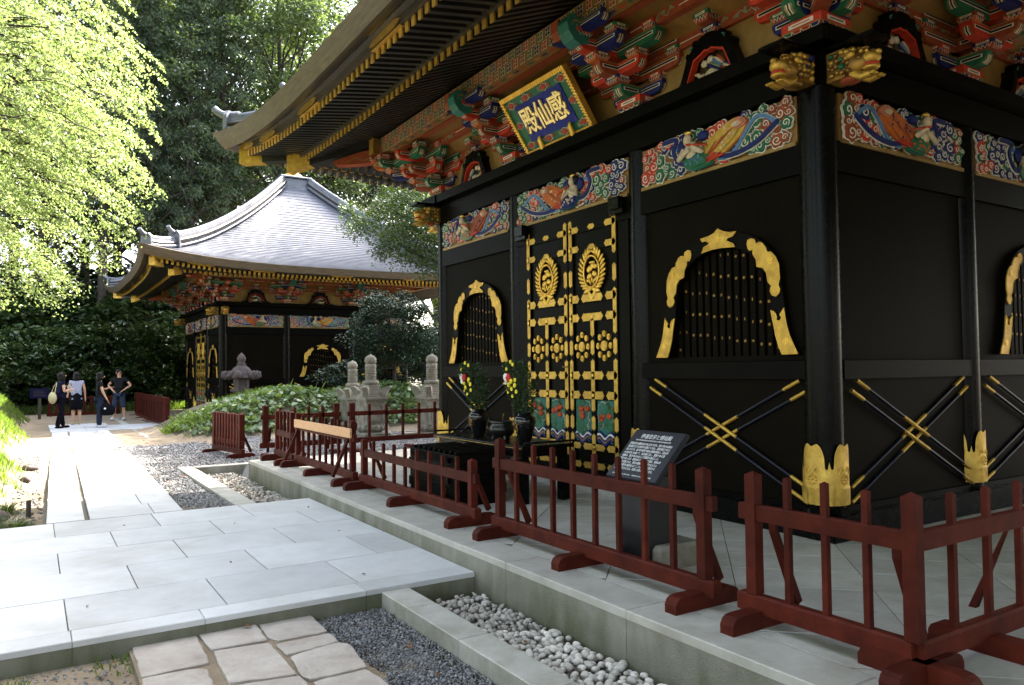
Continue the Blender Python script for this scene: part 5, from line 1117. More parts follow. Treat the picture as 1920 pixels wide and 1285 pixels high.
def bouquet(y, label, seed):
    b = empty('bouquet', (-.86, y, .93)); tag(b, label, 'bouquet', 'bouquets in the black vases'); r_ = np.random.default_rng(seed)
    N = 900; t_ = r_.uniform(.05, 1, N); an = r_.uniform(0, 2 * PI, N); rad = .07 + .10 * np.sqrt(r_.uniform(0, 1, N)) * np.sin(np.clip(t_ * 2.6, .25, 2.9)); lean = np.array([-.12, .10])
    P = np.stack([rad * np.cos(an) + lean[0] * t_ * t_ * .6, rad * np.sin(an) + lean[1] * t_ * t_, t_ * .60], 1)
    mesh_obj('leaves', np_mesh('leaves', leaf_quads(P, .055, .34, -.35, .3, .7), 4, 'bouquet_leaf'), b)
    m = MB(); rr = random.Random(seed)
    for k in range(10): m.tube([(rr.uniform(-.03, .03), rr.uniform(-.03, .03), -.15), (rr.uniform(-.06, .06), rr.uniform(-.06, .06), .2), (rr.uniform(-.12, .05), rr.uniform(-.05, .14), .5)], [.005, .004, .003], 'bouquet_leaf', 5)
    m.build('stems', b)
    for k, (dy, dz, r, mt) in enumerate([(.02, .60, .024, 'petal_yellow'), (-.07, .57, .024, 'petal_yellow'), (.09, .52, .022, 'petal_yellow'), (.10, .43, .045, 'petal_white'), (.035, .425, .05, 'petal_red'), (-.02, .385, .03, 'petal_yellow'), (-.06, .40, .028, 'petal_yellow'), (.05, .345, .03, 'petal_yellow'), (-.01, .30, .026, 'petal_yellow'), (-.10, .34, .028, 'petal_yellow'), (-.09, .27, .025, 'petal_yellow'), (.03, .26, .016, 'petal_yellow'), (-.04, .22, .02, 'petal_yellow'), (.11, .37, .028, 'petal_white')]):
        m = MB(); c = (-.165 + rr.uniform(-.02, .02), dy + rr.uniform(-.015, .015), dz)
        for q in range(9): a = q * 2 * PI / 9; m.ball((c[0] - .006, c[1] + r * .58 * math.cos(a), c[2] + r * .58 * math.sin(a)), (r * .35, r * .42, r * .42), mt, 7, 5)
        m.ball((c[0] - r * .2, c[1], c[2]), (r * .5, r * .55, r * .55), mt, 8, 5); m.build('flower', b)
bouquet(3.28, 'yellow, red and white flowers in the vase nearer the gold doors', 5); bouquet(4.32, 'yellow, red and white flowers leaning in the vase at the far end of the table', 8)
c = empty('incense_burner', (-.84, 3.80, .627)); tag(c, 'round dark bronze incense burner between the two black vases', 'incense burner')
m = MB(); m.lathe([(.09, .03), (.125, .05), (.155, .10), (.15, .15), (.125, .175), (.135, .195), (.135, .215), (.118, .215), (.11, .18), (.1, .15)], 'bronze', 28); m.build('bowl', c)
for k in range(3): a = k * 2.1 + .3; m = MB(); m.tube([(.09 * math.cos(a), .09 * math.sin(a), .05), (.11 * math.cos(a), .11 * math.sin(a), .0)], [.025, .018], 'bronze', 8); m.build('foot', c)
m = MB(); m.tube([(-.05, -.10, .21), (-.06, -.12, .27), (-.06, -.14, .31)], [.006, .005, .009], 'gold_old', 6); m.build('incense_stick', c)

sg = empty('notice_board', (-1.66, .41, 0)); tag(sg, 'slanted black notice board of white printed text on a black pedestal', 'notice board')
m = MB(); m.bbox(-.13, .13, -.17, .17, 0.02, .66, 'sign_body', .01); m.build('pedestal', sg)
m = MB(); m.bbox(-.10, .34, -.26, .16, -.0, .17, 'tomb_stone', .03); m.build('stone_base', sg)
FT = Matrix.Translation((0.0, 0, .80)) @ Matrix.Rotation(-PI / 2, 4, 'Z') @ Matrix.Rotation(R(46), 4, 'X')      # face frame: x to the reader's right, y up the plate
m = MB(FT.copy()); m.bbox(-.275, .275, -.235, .235, -.04, 0, 'sign_face', .008); m.build('plate', sg)
def line(body, size, y, x=-.235, wd=None): text_mesh('text_line', body, size, 'print_white', FT @ Matrix.Translation((x, y, .002)), sg, .0006, 'LEFT', fit=wd)
line('伊達忠宗と感仙殿', .047, .165, -.165, .33); line('THE MAUSOLEUM OF SECOND LORD KANSEN-DEN', .018, .128, -.20, .38)
BODY = ['伊達忠宗公は慶長4年(1599)12月に生まれ、寛永13年(1636)仙台', '藩の藩主になり22年間その任務につとめた。法制を確立させた人', '事にもすぐれ、城下町の経営や政治の基礎を固めた。万治元年', '(1658)7月に60歳にて、仙台城に没し、霊屋である感', '仙殿は、寛文4年(1664)に三代綱宗が創立した。',
        '国宝であったが、昭和20年(1945)の戦災で焼失、昭和60年', 'により再建された。現在の建物は往時の姿を伝えるも', 'ので、極彩色の彫刻をほどこした桃山様式を偲ばせる', '本殿と拝殿とからなる。内部に木像を安置して祀る。']
for i, b in enumerate(BODY): line(b, .026, .092 - i * .030, -.235, (.455, .455, .455, .44, .40, .44, .42, .42, .42)[i])
line('伊達家霊屋 感仙殿   昭和60年(1985)再建', .013, -.200, -.215, .42)

# ================================================================ stone pagodas, lantern, box
def pagoda(loc, sc_, label, rz=0.):
    p = empty('stone_pagoda', loc, rz); p.scale = (sc_,) * 3; tag(p, label, 'stone pagoda', 'stone pagodas before the mound'); S = 'tomb_stone'
    def sq(nm, prof):
        m = MB()
        for (a, z0), (b, z1) in zip(prof[:-1], prof[1:]): m.frustum((0, 0), (a, a), (b, b), z0, z1, S)
        return m.build(nm, p)
    sq('base', [(.36, 0), (.36, .14), (.33, .15), (.30, .17)])
    m = MB(); m.lathe([(.28, .17), (.33, .22), (.335, .30), (.30, .34), (.27, .35)], S, 16)
    for k in range(12): a = k * PI / 6; m.ball((.31 * math.cos(a), .31 * math.sin(a), .27), (.07, .07, .085), S, 8, 5)
    m.build('lotus_base', p)
    b = sq('body', [(.255, .35), (.265, .95), (.285, .95), (.285, 1.0), (.33, 1.0), (.33, 1.05)])
    for k in range(4):
        m = MB(Matrix.Rotation(k * PI / 2, 4, 'Z')); m.strip([(-.17, .45), (-.17, .82), (-.08, .88), (0, .90), (.08, .88), (.17, .82), (.17, .45), (-.17, .45)], .02, .262, .274, S); m.build('niche', b)
    st = MB(); 
    for i in range(4): st.bbox(-.30 + i * .035, .30 - i * .035, -.30 + i * .035, .30 - i * .035, 1.05 + i * .055, 1.103 + i * .055, S, .008)
    ro = st.build('stepped_roof', p)
    for k in range(4):           # four curling corner horns
        m = MB(Matrix.Rotation(k * PI / 2, 4, 'Z') @ Matrix.Translation((.25, .25, 1.04)) @ Matrix.Rotation(-PI / 4, 4, 'Z'))
        m.prism([(-.10, 0), (.05, 0), (.075, .09), (.12, .19), (.19, .27), (.15, .295), (.07, .285), (.0, .25), (-.06, .17), (-.10, .08)], -.07, .07, S, 'wz'); m.build('corner_horn', p)
    m = MB(); m.bbox(-.18, .18, -.18, .18, 1.27, 1.36, S, .01); m.lathe([(.17, 1.36), (.21, 1.40), (.20, 1.46), (.15, 1.475)], S, 18)
    m.build('dew_basin', p)
    m = MB(); prof = [(.135, 1.475)]
    for k in range(7): z = 1.48 + k * .043; prof += [(.125, z), (.145, z + .008), (.145, z + .028), (.122, z + .034)]
    prof += [(.135, 1.785), (.142, 1.80), (.142, 1.885), (.12, 1.895)]; m.lathe(prof, S, 20); m.build('nine_rings', p)
    m = MB(); m.lathe([(.11, 1.895), (.145, 1.93), (.152, 1.985), (.14, 2.04), (.10, 2.09), (.05, 2.115), (.0, 2.15)], S, 20); m.build('jewel', p)
    return p
pagoda((1.62, 14.1, -.24), .98, 'stone pagoda standing nearest the pale plank railing, taller than its left neighbour', .12)
pagoda((1.80, 15.85, -.24), .92, 'smaller stone pagoda half hidden on the left behind another', .1)
pagoda((2.92, 13.3, -.24), .98, 'stone pagoda close to the corner column of the mausoleum', .15)
for x, y in ((1.62, 14.1), (2.92, 13.3)):
    m = MB(); m.bbox(x - .55, x + .55, y - .5, y + .5, -.42, -.225, 'kerb', .02); o = m.build('plinth_slab'); tag(o, 'low stone slab under the ' + ('pagoda nearest the pale plank railing' if x < 2 else 'pagoda close to the corner column'), 'slab')
gb = empty('utility_box', (1.95, 12.6, -.24)); tag(gb, 'small grey box on the gravel behind the thin railing', 'box')
m = MB(); m.bbox(-.16, .16, -.10, .10, 0, .20, 'grey_box', .005); m.build('case', gb); m = MB(); m.bbox(-.18, .18, -.12, .12, .202, .225, 'tomb_stone', .004); m.build('lid', gb)
ln = empty('stone_lantern', (.05, 21.0, -.2)); tag(ln, 'weathered stone lantern with curled roof corners before the far mausoleum', 'stone lantern'); S = 'lantern_stone'
m = MB(); m.lathe([(.45, 0), (.45, .15), (.36, .2), (.24, .25)], S, 6, smooth=False); m.build('base', ln)
m = MB(); m.lathe([(.20, .25), (.18, .5), (.21, .6), (.18, .7), (.19, .95)], S, 14); m.build('shaft', ln)
m = MB(); m.lathe([(.2, .95), (.34, 1.05), (.34, 1.12)], S, 6, smooth=False); m.build('platform', ln)
m = MB(); m.lathe([(.23, 1.12), (.25, 1.42)], S, 6, smooth=False); m.build('fire_box', ln)
m = MB(); m.lathe([(.30, 1.42), (.40, 1.47), (.36, 1.60), (.26, 1.76), (.14, 1.86)], S, 6, smooth=False); rf = m.build('roof', ln)
for k in range(6):
    a = k * PI / 3 + .1; m = MB(Matrix.Rotation(a, 4, 'Z')); m.tube([(.26, 0, 1.62), (.40, 0, 1.53), (.50, 0, 1.48), (.565, 0, 1.53), (.555, 0, 1.62), (.49, 0, 1.645), (.455, 0, 1.60)], [.10, .10, .09, .085, .075, .06, .05], S, 8); m.build('curled_corner', rf)
m = MB(); m.lathe([(.12, 1.86), (.15, 1.90), (.10, 1.95), (.125, 2.0), (.14, 2.08), (.09, 2.18), (.0, 2.27)], S, 12); m.build('jewel', ln)
# small dark sign on a post at the far end of the path
sn = empty('sign_post', (-5.3, 28.6, -.2)); tag(sn, 'small dark sign board on a post left of the visitors', 'sign')
m = MB(); m.bbox(-.05, .05, -.04, .04, 0, .85, 'eave_dark'); m.build('post', sn); m = MB(); m.bbox(-.30, .30, -.075, -.042, .78, 1.14, 'cloth_navy', .004); m.build('board', sn)
for k in range(4): m = MB(); m.box(-.2, .2 - .06 * (k % 2), -.079, -.0755, .86 + k * .06, .875 + k * .06, 'lantern_stone'); m.build('text_line', sn)

# ================================================================ plants
def crown_points(n_clump, per, C_, Rd, r_clump, seed, shell=.55, bottom=-1., r_var=.4):
    g = np.random.default_rng(seed); d = unit(g.normal(0, 1, (n_clump * 3, 3))); d = d[d[:, 2] > bottom][:n_clump]
    k = g.uniform(shell, 1, (len(d), 1)) ** .7; c = np.array(C_) + d * k * np.array(Rd)
    out = []
    for q in c:
        r = r_clump * g.uniform(1 - r_var, 1 + r_var); p = unit(g.normal(0, 1, (per, 3))) * (g.uniform(0, 1, (per, 1)) ** .45) * np.array([r, r, r * .62]) + q; out.append(p)
    return np.concatenate(out), c
def trunk_mesh(name, path, r0, r1, limbs, seed, mat='bark'):
    m = MB(); rr = random.Random(seed); P = [Vector(p) for p in path]; n = len(P)
    m.tube([tuple(p) for p in P], [r0 + (r1 - r0) * (i / (n - 1)) ** .8 for i in range(n)], mat, 9)
    for (t, end) in limbs:
        i = min(n - 2, int(t * (n - 1))); f = t * (n - 1) - i; a = P[i].lerp(P[i + 1], f); e = Vector(end); r = (r0 + (r1 - r0) * t) * .5
        mid = a.lerp(e, .5) + Vector((rr.uniform(-.1, .1), rr.uniform(-.1, .1), .12)) * (e - a).length * .6
        m.tube([tuple(a), tuple(a.lerp(mid, .6)), tuple(mid), tuple(mid.lerp(e, .6)), tuple(e)], [r, r * .8, r * .6, r * .4, r * .15], mat, 6, False)
    return m.mesh(name)
TREES = {}
def proto(kind, i):
    if (kind, i) in TREES: return TREES[(kind, i)]
    g = np.random.default_rng(100 + i); rr = random.Random(50 + i)
    if kind == 'broad':
        H = 22; P, c = crown_points(108, 250, (0, 0, 14.2), (4.6, 4.6, 8.8), 1.2, 10 + i, .35)
        leaf = np_mesh('crown', leaf_quads(P, .185, .62, .5, .45, .6), 4, 'forest_leaf' if i % 3 else 'forest_leaf_light')
        idx = g.choice(len(c), 26, False); tr = trunk_mesh('trunk', [(0, 0, -1), (.1, 0, 3), (-.1, .2, 8), (.2, .1, 13), (.1, 0, 19)], .34, .06, [(min(.95, max(.25, (c[k][2] - 2) / 20)), tuple(c[k])) for k in idx], i)
    elif kind == 'cedar':
        P = []; limbs = []
        for k in range(95):
            z = 9 + 15 * (k / 95) ** 1.0; a = k * 2.4; L_ = (3.0 * (1 - (z - 5) / 21) + .5) * rr.uniform(.7, 1.15); n = 200
            t = g.uniform(.25, 1, n); q = np.stack([np.cos(a) * L_ * t, np.sin(a) * L_ * t, z - .9 * t * t * L_ * .35 + .1], 1) + g.normal(0, .20, (n, 3)) * np.array([1, 1, .8]); P.append(q)
            if k % 2 == 0: limbs.append((min(.98, (z + 1) / 26), (math.cos(a) * L_ * .8, math.sin(a) * L_ * .8, z - L_ * .2)))
        P = np.concatenate(P); leaf = np_mesh('crown', leaf_quads(P, .24, .26, .9, .3, .5), 4, 'cedar_leaf'); tr = trunk_mesh('trunk', [(0, 0, -1), (0, 0, 6), (.1, 0, 14), (0, .1, 25)], .36, .05, limbs, i)
    else:
        P, c = crown_points(85, 110, (0, 0, 1.15), (1.5, 1.3, 1.25), .42, 30 + i, .3, -.8)
        P = P[P[:, 2] > .02]; leaf = np_mesh('foliage', leaf_quads(P, .15, .48, .25, .55, .6), 4, 'shrub_leaf')
        tr = trunk_mesh('stems', [(0, 0, -.3), (.05, 0, .5), (0, .1, 1.6)], .06, .02, [(.4, tuple(c[k])) for k in range(0, 60, 5)], i)
    TREES[(kind, i)] = (leaf, tr); return TREES[(kind, i)]
def plant(name, kind, i, x, y, s, rz, label, cat, group, z=None, sz=1.):
    leaf, tr = proto(kind, i); o = empty(name, (x, y, float(ground_z(x, y)) if z is None else z), rz); o.scale = (s, s, s * sz); tag(o, label, cat, group)
    mesh_obj('crown' if kind != 'shrub' else 'foliage', leaf, o); mesh_obj('trunk' if kind != 'shrub' else 'stems', tr, o); return o
TL = []      # x, y, kind, variant, scale
for x, y, k, i, s in [(-13, 41, 'cedar', 0, 1.1), (-9.2, 38.5, 'broad', 1, .85), (-6.4, 44, 'cedar', 1, 1.15), (-3.3, 40.5, 'cedar', 0, 1.0), (-1.6, 43.5, 'cedar', 1, 1.1), (.6, 41, 'broad', 2, 1.0), (3.6, 45, 'broad', 0, 1.1), (7.0, 43, 'broad', 1, 1.05), (10.4, 46, 'broad', 2, 1.1), (13.5, 43, 'cedar', 0, 1.0), (17, 47, 'broad', 1, 1.1), (21, 44, 'broad', 2, 1.0),
                       (-2.7, 37.6, 'cedar', 1, .95), (-.6, 38.3, 'cedar', 0, .9), (1.4, 38.8, 'cedar', 1, 1.0), (-5.2, 38.6, 'cedar', 0, 1.0), (3.4, 40, 'cedar', 0, .95), (-11, 52, 'broad', 2, 1.1), (-5, 54, 'broad', 1, 1.15), (1.5, 55, 'cedar', 1, 1.2), (6.5, 56, 'broad', 2, 1.25), (12, 57, 'cedar', 0, 1.25), (17, 58, 'broad', 1, 1.2), (24, 55, 'broad', 0, 1.2), (-17, 50, 'cedar', 1, 1.2), (28, 50, 'cedar', 1, 1.2)]:
    TL.append((x, y, k, i, s * (1.28 if 2 < x < 14 else 1)))
_tw = {('broad', 0): 'pale green broadleaf tree with loose airy crown', ('broad', 1): 'dark broadleaf tree with heavy rounded crown', ('broad', 2): 'bluish dark broadleaf tree with clumped foliage', ('cedar', 0): 'slim bare trunked cedar', ('cedar', 1): 'tall cedar with drooping feathery branches'}
_no = ['on the far left of the forest', 'behind the visitors and the dark hedge', 'behind the sign post', 'left of the far mausoleum roof', 'just behind the left eaves of the far roof', 'rising behind the hip of the far roof', 'rising above the far roof ridge', 'above the right slope of the far roof', 'behind the near roof corner', 'behind the small maple', 'hidden behind the near mausoleum', 'farthest right behind the near mausoleum', 'left of the far eaves, nearest the hedge', 'behind the left eaves, nearest the hedge', 'nearest behind the left slope of the far roof', 'nearest behind the visitors', 'nearest behind the far apex']
_nb = ['at the left end', 'behind the sign post', 'above the visitors', 'above the far apex', 'above the right slope of the far roof', 'behind the near roof', 'at the right end', 'beyond the left edge', 'farthest right']
for n, (x, y, k, i, s) in enumerate(TL):
    plant('cedar_tree' if k == 'cedar' else 'broadleaf_tree', k, i, x, y, s, n * 1.7, _tw[(k, i)] + ' ' + (_no[n] if n < 17 else 'in the last row, ' + _nb[n - 17]), 'tree', 'trees of the forest behind the far mausoleum')
# unseen forest at the visitor's back and sides, packed in to block sky light
RT = [(-15 - 2.2 * (n % 2), -14 + 5.2 * n, 'broad' if n % 4 else 'cedar', (1, 2, 1, 2)[n % 4] if n % 4 else 0, .95, .9) for n in range(9)] + [(-22, -8 + 9 * n, 'broad', 1 + n % 2, 1.1, .9) for n in range(4)]
RT += [(-1.3, -7.6, 'broad', 1, 1., .72), (1.0, -7.4, 'broad', 2, 1., .66), (5.6, -6.9, 'broad', 2, 1., .62), (11.3, -6.5, 'broad', 1, 1., .62), (3.2, -7.3, 'broad', 1, 1., .62), (8.5, -6.6, 'broad', 2, 1., .62), (14, -5.5, 'broad', 1, 1., .62), (-1, -10.2, 'broad', 2, 1., .66), (-6, -12.2, 'broad', 1, 1., .7), (6.5, -12.5, 'broad', 2, 1.05, .8), (13, -10.5, 'broad', 1, 1.05, .8), (0, -16, 'broad', 1, 1.05, .85), (-10.5, -14, 'broad', 2, 1., .8), (19, -1, 'broad', 2, .95, .7), (6.8, -8.5, 'broad', 2, .8, .7), (1.6, -9.6, 'broad', 1, .85, .7)]  # low crowns added close in, to darken side wall and terrace
RT += [(x_ + 1.7, y_ - .6 + .8 * (q_ % 2), 'broad', 1 + q_ % 2, .95, .66) for q_, (x_, y_) in enumerate(((4, -8.2), (9.5, -6.8), (15, -4.5), (-1, -10.2), (-6, -12.2), (6, -8.4), (11, -8), (17, -2)))]  # further overlapping trees, added to thicken that shade
for n, (x, y, k, i, s, q) in enumerate(RT):
    plant('broadleaf_tree' if k == 'broad' else 'cedar_tree', k, i, x, y, s, n * 2.1, _tw[(k, i)] + ' added unseen to shade the precinct', 'tree', 'unseen shading trees round the open side of the precinct', sz=q)
for n, (x, y, i, s) in enumerate([(13.0, 17.0, 1, .88), (12.6, 23.2, 2, .90), (13.5, 29.5, 1, .95), (16, 20, 2, 1.0), (16.5, 26.5, 1, 1.05)]):  # added for their shade, sized to cover bush, mound and gravel
    plant('broadleaf_tree', 'broad', i, x, y, s, n * 2.5, 'shading broadleaf tree ' + ('behind the near mausoleum', 'between the two mausoleums', 'right of the far mausoleum', 'in the second row behind the near mausoleum', 'in the second row right of the far mausoleum')[n], 'tree', 'trees right of the far mausoleum')
SH = [(-11.5, 35, 0, 1.3), (-9.6, 34, 1, 1.45), (-8.1, 35.2, 0, 1.6), (-6.9, 33.6, 1, 1.35), (-5.6, 34.6, 0, 1.5), (-4.3, 33.8, 1, 1.35), (-3.2, 35.0, 0, 1.55), (-2.0, 34.4, 1, 1.4), (-.8, 35.6, 0, 1.6), (.8, 37, 1, 1.7), (-9.2, 38, 1, 2.2), (-6.3, 38.2, 0, 2.3), (-3.6, 38.4, 1, 2.4), (-1.4, 39, 0, 2.5), (1.2, 40, 1, 2.4), (4, 41, 0, 2.4), (-12.5, 38, 0, 2.3), (7, 40, 1, 2.2), (11, 39, 0, 2.2), (14.5, 38, 1, 2.2), (-8, 41, 0, 3.0), (-4.5, 41.5, 1, 3.1), (-.5, 42.5, 0, 3.1), (3, 44, 1, 3.0)]
_s1 = ['at the left end of the hedge', 'left of the sign post', 'behind the sign post', 'right behind the woman in navy', 'behind the woman in the pale blouse', 'between the two standing women', 'behind the person with the black bag', 'behind the man with hands on hips', 'beside the far mausoleum', 'at the back corner of the far mausoleum']
_s2 = ['behind the left end of the hedge', 'behind the sign post', 'behind the woman in the pale blouse', 'behind the man with hands on hips', 'left of the far mausoleum door', 'behind the far mausoleum', 'at the far left edge of the wood', 'behind the far hip roof', 'between the far roof and the small maple', 'behind the near corner column', 'in the last row on the left', 'in the last row above the visitors', 'in the last row left of the far eaves', 'in the last row behind the far mausoleum']
for n, (x, y, i, s) in enumerate(SH):
    plant('shrub', 'shrub', i, x, y, s, n * 1.3, ('dark glossy shrub ' + _s1[n]) if n < 10 else ('tall dark shrub ' + _s2[n - 10]), 'shrub', 'dark shrubs of the hedge' if n < 10 else 'taller shrubs in the row behind the hedge')
# small maple and bush on the mound side
P, c = crown_points(110, 210, (3.1, 13.4, 5.05), (2.4, 1.5, 1.1), .50, 77, .2); o = empty('small_maple', (4.9, 13.6, -.2)); tag(o, 'small feathery maple drooping before the pale grey copper roof', 'tree')
P[:, 2] -= .32 * np.clip(3.4 - P[:, 0], 0, 3)[:] * 0
mesh_obj('crown', np_mesh('crown', leaf_quads(P - np.array([4.9, 13.6, -.2]), .085, .42, .5, .55, .5), 4, 'small_maple_leaf'), o)
mesh_obj('trunk', trunk_mesh('trunk', [(0, 0, -.2), (-.1, 0, 1.5), (-.4, -.1, 3.2), (-1.0, -.2, 4.6)], .13, .04, [(.8, tuple(q - np.array([4.9, 13.6, -.2]))) for q in c[::6]], 5), o)
def bush(loc, Rd, n, per, rc, leaf, mat, seed, label, name='bush'):
    P, c = crown_points(n, per, (0, 0, Rd[2] * .95), Rd, rc, seed, .35, -.75); P = P[P[:, 2] > 0]; o = empty(name, (loc[0], loc[1], float(ground_z(loc[0], loc[1])))); tag(o, label, 'bush')
    mesh_obj('foliage', np_mesh('foliage', leaf_quads(P, leaf, .5, .3, .5, .6), 4, mat), o)
    mesh_obj('stems', trunk_mesh('stems', [(0, 0, -.2), (.05, 0, Rd[2] * .5), (0, .05, Rd[2] * 1.2)], .07, .02, [(.4, tuple(q)) for q in c[::5]], seed), o)
bush((3.75, 17.6), (1.4, 1.1, 1.55), 115, 190, .38, .085, 'bush_leaf', 61, 'round dark green bush on the mound before the far mausoleum wall')
bush((5.6, 18.6), (1.3, 1.2, 1.0), 70, 110, .36, .10, 'bush_leaf', 62, 'lower dark bush behind the pagoda close to the corner column')
bush((7.4, 20.3), (1.7, 1.3, 1.7), 90, 150, .42, .10, 'bush_leaf', 64, 'dark bush filling the gap between the round bush and the near corner column')
bush((2.6, 18.9), (.9, .8, .42), 40, 90, .22, .09, 'bush_leaf', 63, 'low leafy clump at the foot of the far mausoleum wall')
# ---- sunlit maple hanging in from the left
g = np.random.default_rng(5); K = 980
d = unit(g.normal(0, 1, (K, 3))); cpos = np.array([-6.9, 9.7, 5.75]) + d * (g.uniform(.25, 1, (K, 1)) ** .55) * np.array([3.05, 2.7, 3.0])
zc_ = cpos[:, 2]; xmax = np.where(zc_ < 4, -3.95 - (4 - zc_) * .72, -3.95 + .15 * (zc_ - 4)); cpos = cpos[(cpos[:, 0] + 5.99) < (xmax + 5.54) * (cpos[:, 1] + 3.9) / 12.9]
sprays = []; br = []
for q in cpos:
    o_ = q - np.array([-8.4, 10.4, 6.8]); a = math.atan2(o_[1], o_[0]) + g.normal(0, .45); L_ = g.uniform(.6, 1.15); n = int(170 * L_)
    t = g.uniform(0, 1, n) ** .8; w = g.normal(0, .10, n) * (1.15 - .7 * t); dr = np.array([math.cos(a), math.sin(a)]); br.append((q, dr, L_))
    sprays.append(np.stack([q[0] + dr[0] * (t - .5) * L_ - dr[1] * w, q[1] + dr[1] * (t - .5) * L_ + dr[0] * w, q[2] - .55 * t * t * L_ + g.normal(0, .025, n)], 1))
P = np.concatenate(sprays)
for bx, by, bz in ((-4.75, 9.2, 3.75), (-5.05, 9.1, 3.3), (-5.45, 9.0, 2.95), (-4.4, 9.4, 4.5), (-5.7, 8.9, 2.7), (-6.0, 9.2, 3.0), (-6.3, 9.4, 2.8)):
    n = 320; t = g.uniform(0, 1, n); P = np.concatenate([P, np.stack([bx + .5 * t + g.normal(0, .1, n), by + g.normal(0, .3, n), bz - .3 * t * t + g.normal(0, .07, n)], 1)])
o = empty('maple_tree', (-10.6, 11.2, .3)); tag(o, 'sunlit yellow green maple hanging over the path from the left', 'tree'); O_ = np.array([-10.6, 11.2, .3])
mesh_obj('crown', np_mesh('crown', leaf_quads(P - O_, .047, .60, .85, .42, .6), 4, 'maple_leaf'), o)
tw = MB()
for q, dr, L_ in br[::2]: tw.tube([tuple(q - O_ + np.array([dr[0] * (t - .6) * L_, dr[1] * (t - .6) * L_, -.55 * max(0, t) ** 2 * L_])) for t in (-.5, 0, .4, .8)], [.010, .008, .006, .003], 'bark', 4, False)
tw.build('twigs', o)
mesh_obj('trunk', trunk_mesh('trunk', [(0, 0, -.5), (.3, 0, 1.6), (1.0, -.3, 3.2), (2.0, -.8, 4.6), (3.0, -1.2, 5.8), (4.2, -1.6, 6.9)], .24, .03, [(min(.97, .35 + .6 * (k % 9) / 9), tuple(q - O_)) for k, q in enumerate(cpos[::9])], 9), o)

# ---- grass, ground cover, tufts
def blades(P, h, w, lean=.5):
    N = len(P); a = g.uniform(0, 2 * PI, N); hh = h * g.uniform(.5, 1.4, N); l = lean * hh * g.uniform(.2, 1.2, N); b = g.uniform(0, 2 * PI, N)
    s = np.stack([np.cos(a), np.sin(a), 0 * a], 1) * (w * g.uniform(.6, 1.3, N))[:, None]; dl = np.stack([np.cos(b) * l, np.sin(b) * l, hh], 1)
    return np.stack([P - s, P + s, P + s * .6 + dl * np.array([.45, .45, .62]), P + dl], 1)
def grass(name, N, x0, x1, y0, y1, keep, h, w, mat='grass_blade', lean=.5):
    x, y = g.uniform(x0, x1, N), g.uniform(y0, y1, N); k = keep(x, y); x, y = x[k], y[k]; P = np.stack([x, y, ground_z(x, y) - .01], 1)
    o = mesh_obj(name, np_mesh(name, blades(P, h, w, lean), 4, mat)); o['kind'] = 'stuff'
grass('grass', 60000, -9.5, -5.3, 5.8, 27, lambda x, y: bank_h(x, y) > .16 + .1 * np.sin(x * 9 + y * 7), .13, .006)
grass('grass', 26000, -3.2, 10, 15.4, 19.5, lambda x, y: mound_h(x, y) > .80, .10, .005)
grass('grass', 6000, -3.3, -1.0, 14.6, 18, lambda x, y: (mound_h(x, y) > .08) & (mound_h(x, y) < 1.0) & (x < -1.9 - .5 * np.sin(y * 3)) & (np.sin(x * 6 + y * 4) > -.2), .17, .006, lean=.9)
grass('grass', 260, -2.6, 6, 15.9, 17.2, lambda x, y: (mound_h(x, y) > .78) & (np.sin(x * 7) > .3), .30, .007, lean=.7)
grass('weeds', 250, -4.1, -3.6, 1.25, 1.47, lambda x, y: np.sin(x * 9) > .2, .05, .006)
grass('weeds', 200, -5.7, -5.0, 1.2, 1.47, lambda x, y: np.sin(x * 12) > .3, .05, .006)
grass('weeds', 500, -4.05, -3.9, 6, 20, lambda x, y: np.sin(y * 5) > .4, .05, .006)
grass('grass', 9000, -8, 4, 32.2, 34, lambda x, y: x < 6, .3, .012)
N = 22000; x, y = g.uniform(-3.1, 10, N), g.uniform(14.5, 17.4, N); h = mound_h(x, y); k = (h > .14) & (h < 1.3) & (g.uniform(0, 1, N) < np.where(x < -1.6, .6, 1)) & (np.sin(x * 2.7 + y * 1.9) + np.sin(x * 5.1 - y * 3.3) > -1.75); x, y = x[k], y[k]
P = np.stack([x, y, ground_z(x, y) + g.uniform(.02, .13, len(x))], 1)
big = g.uniform(0, 1, len(x)) < .14; cl = mesh_obj('ground_cover', np_mesh('ground_cover', np.concatenate([leaf_round(P[~big], .085, .8, .45, .35, .5), leaf_round(P[big] + np.array([0, -.05, .05]), .16, .95, .5, .35, .4)]), 6, 'cover_leaf')); cl['kind'] = 'stuff'
def tuft(x, y, s, label):
    n = 520; a = g.uniform(0, 2 * PI, n); L_ = s * g.uniform(.5, 1.1, n); r = .10 * s * np.sqrt(g.uniform(0, 1, n)); el = g.uniform(.35, 1.3, n); out = []
    for j, (f0, f1) in enumerate(((0, .4), (.4, .75), (.75, 1.))):
        def pt(f): return np.stack([(r + L_ * np.cos(el) * f) * np.cos(a), (r + L_ * np.cos(el) * f) * np.sin(a), L_ * np.sin(el) * f - L_ * .55 * f * f], 1)
        sd = np.stack([-np.sin(a), np.cos(a), 0 * a], 1); w0, w1 = .006 * (1 - f0 * .8), .006 * (1 - f1 * .9); p0, p1 = pt(f0), pt(f1); out.append(np.stack([p0 - sd * w0, p0 + sd * w0, p1 + sd * w1, p1 - sd * w1], 1))
    o = mesh_obj('grass_tuft', np_mesh('grass_tuft', np.concatenate(out), 4, 'tuft_blade'), None, (x, y, float(ground_z(x, y)) - .02)); tag(o, label, 'grass tuft', 'dark grass tufts by the pavement')
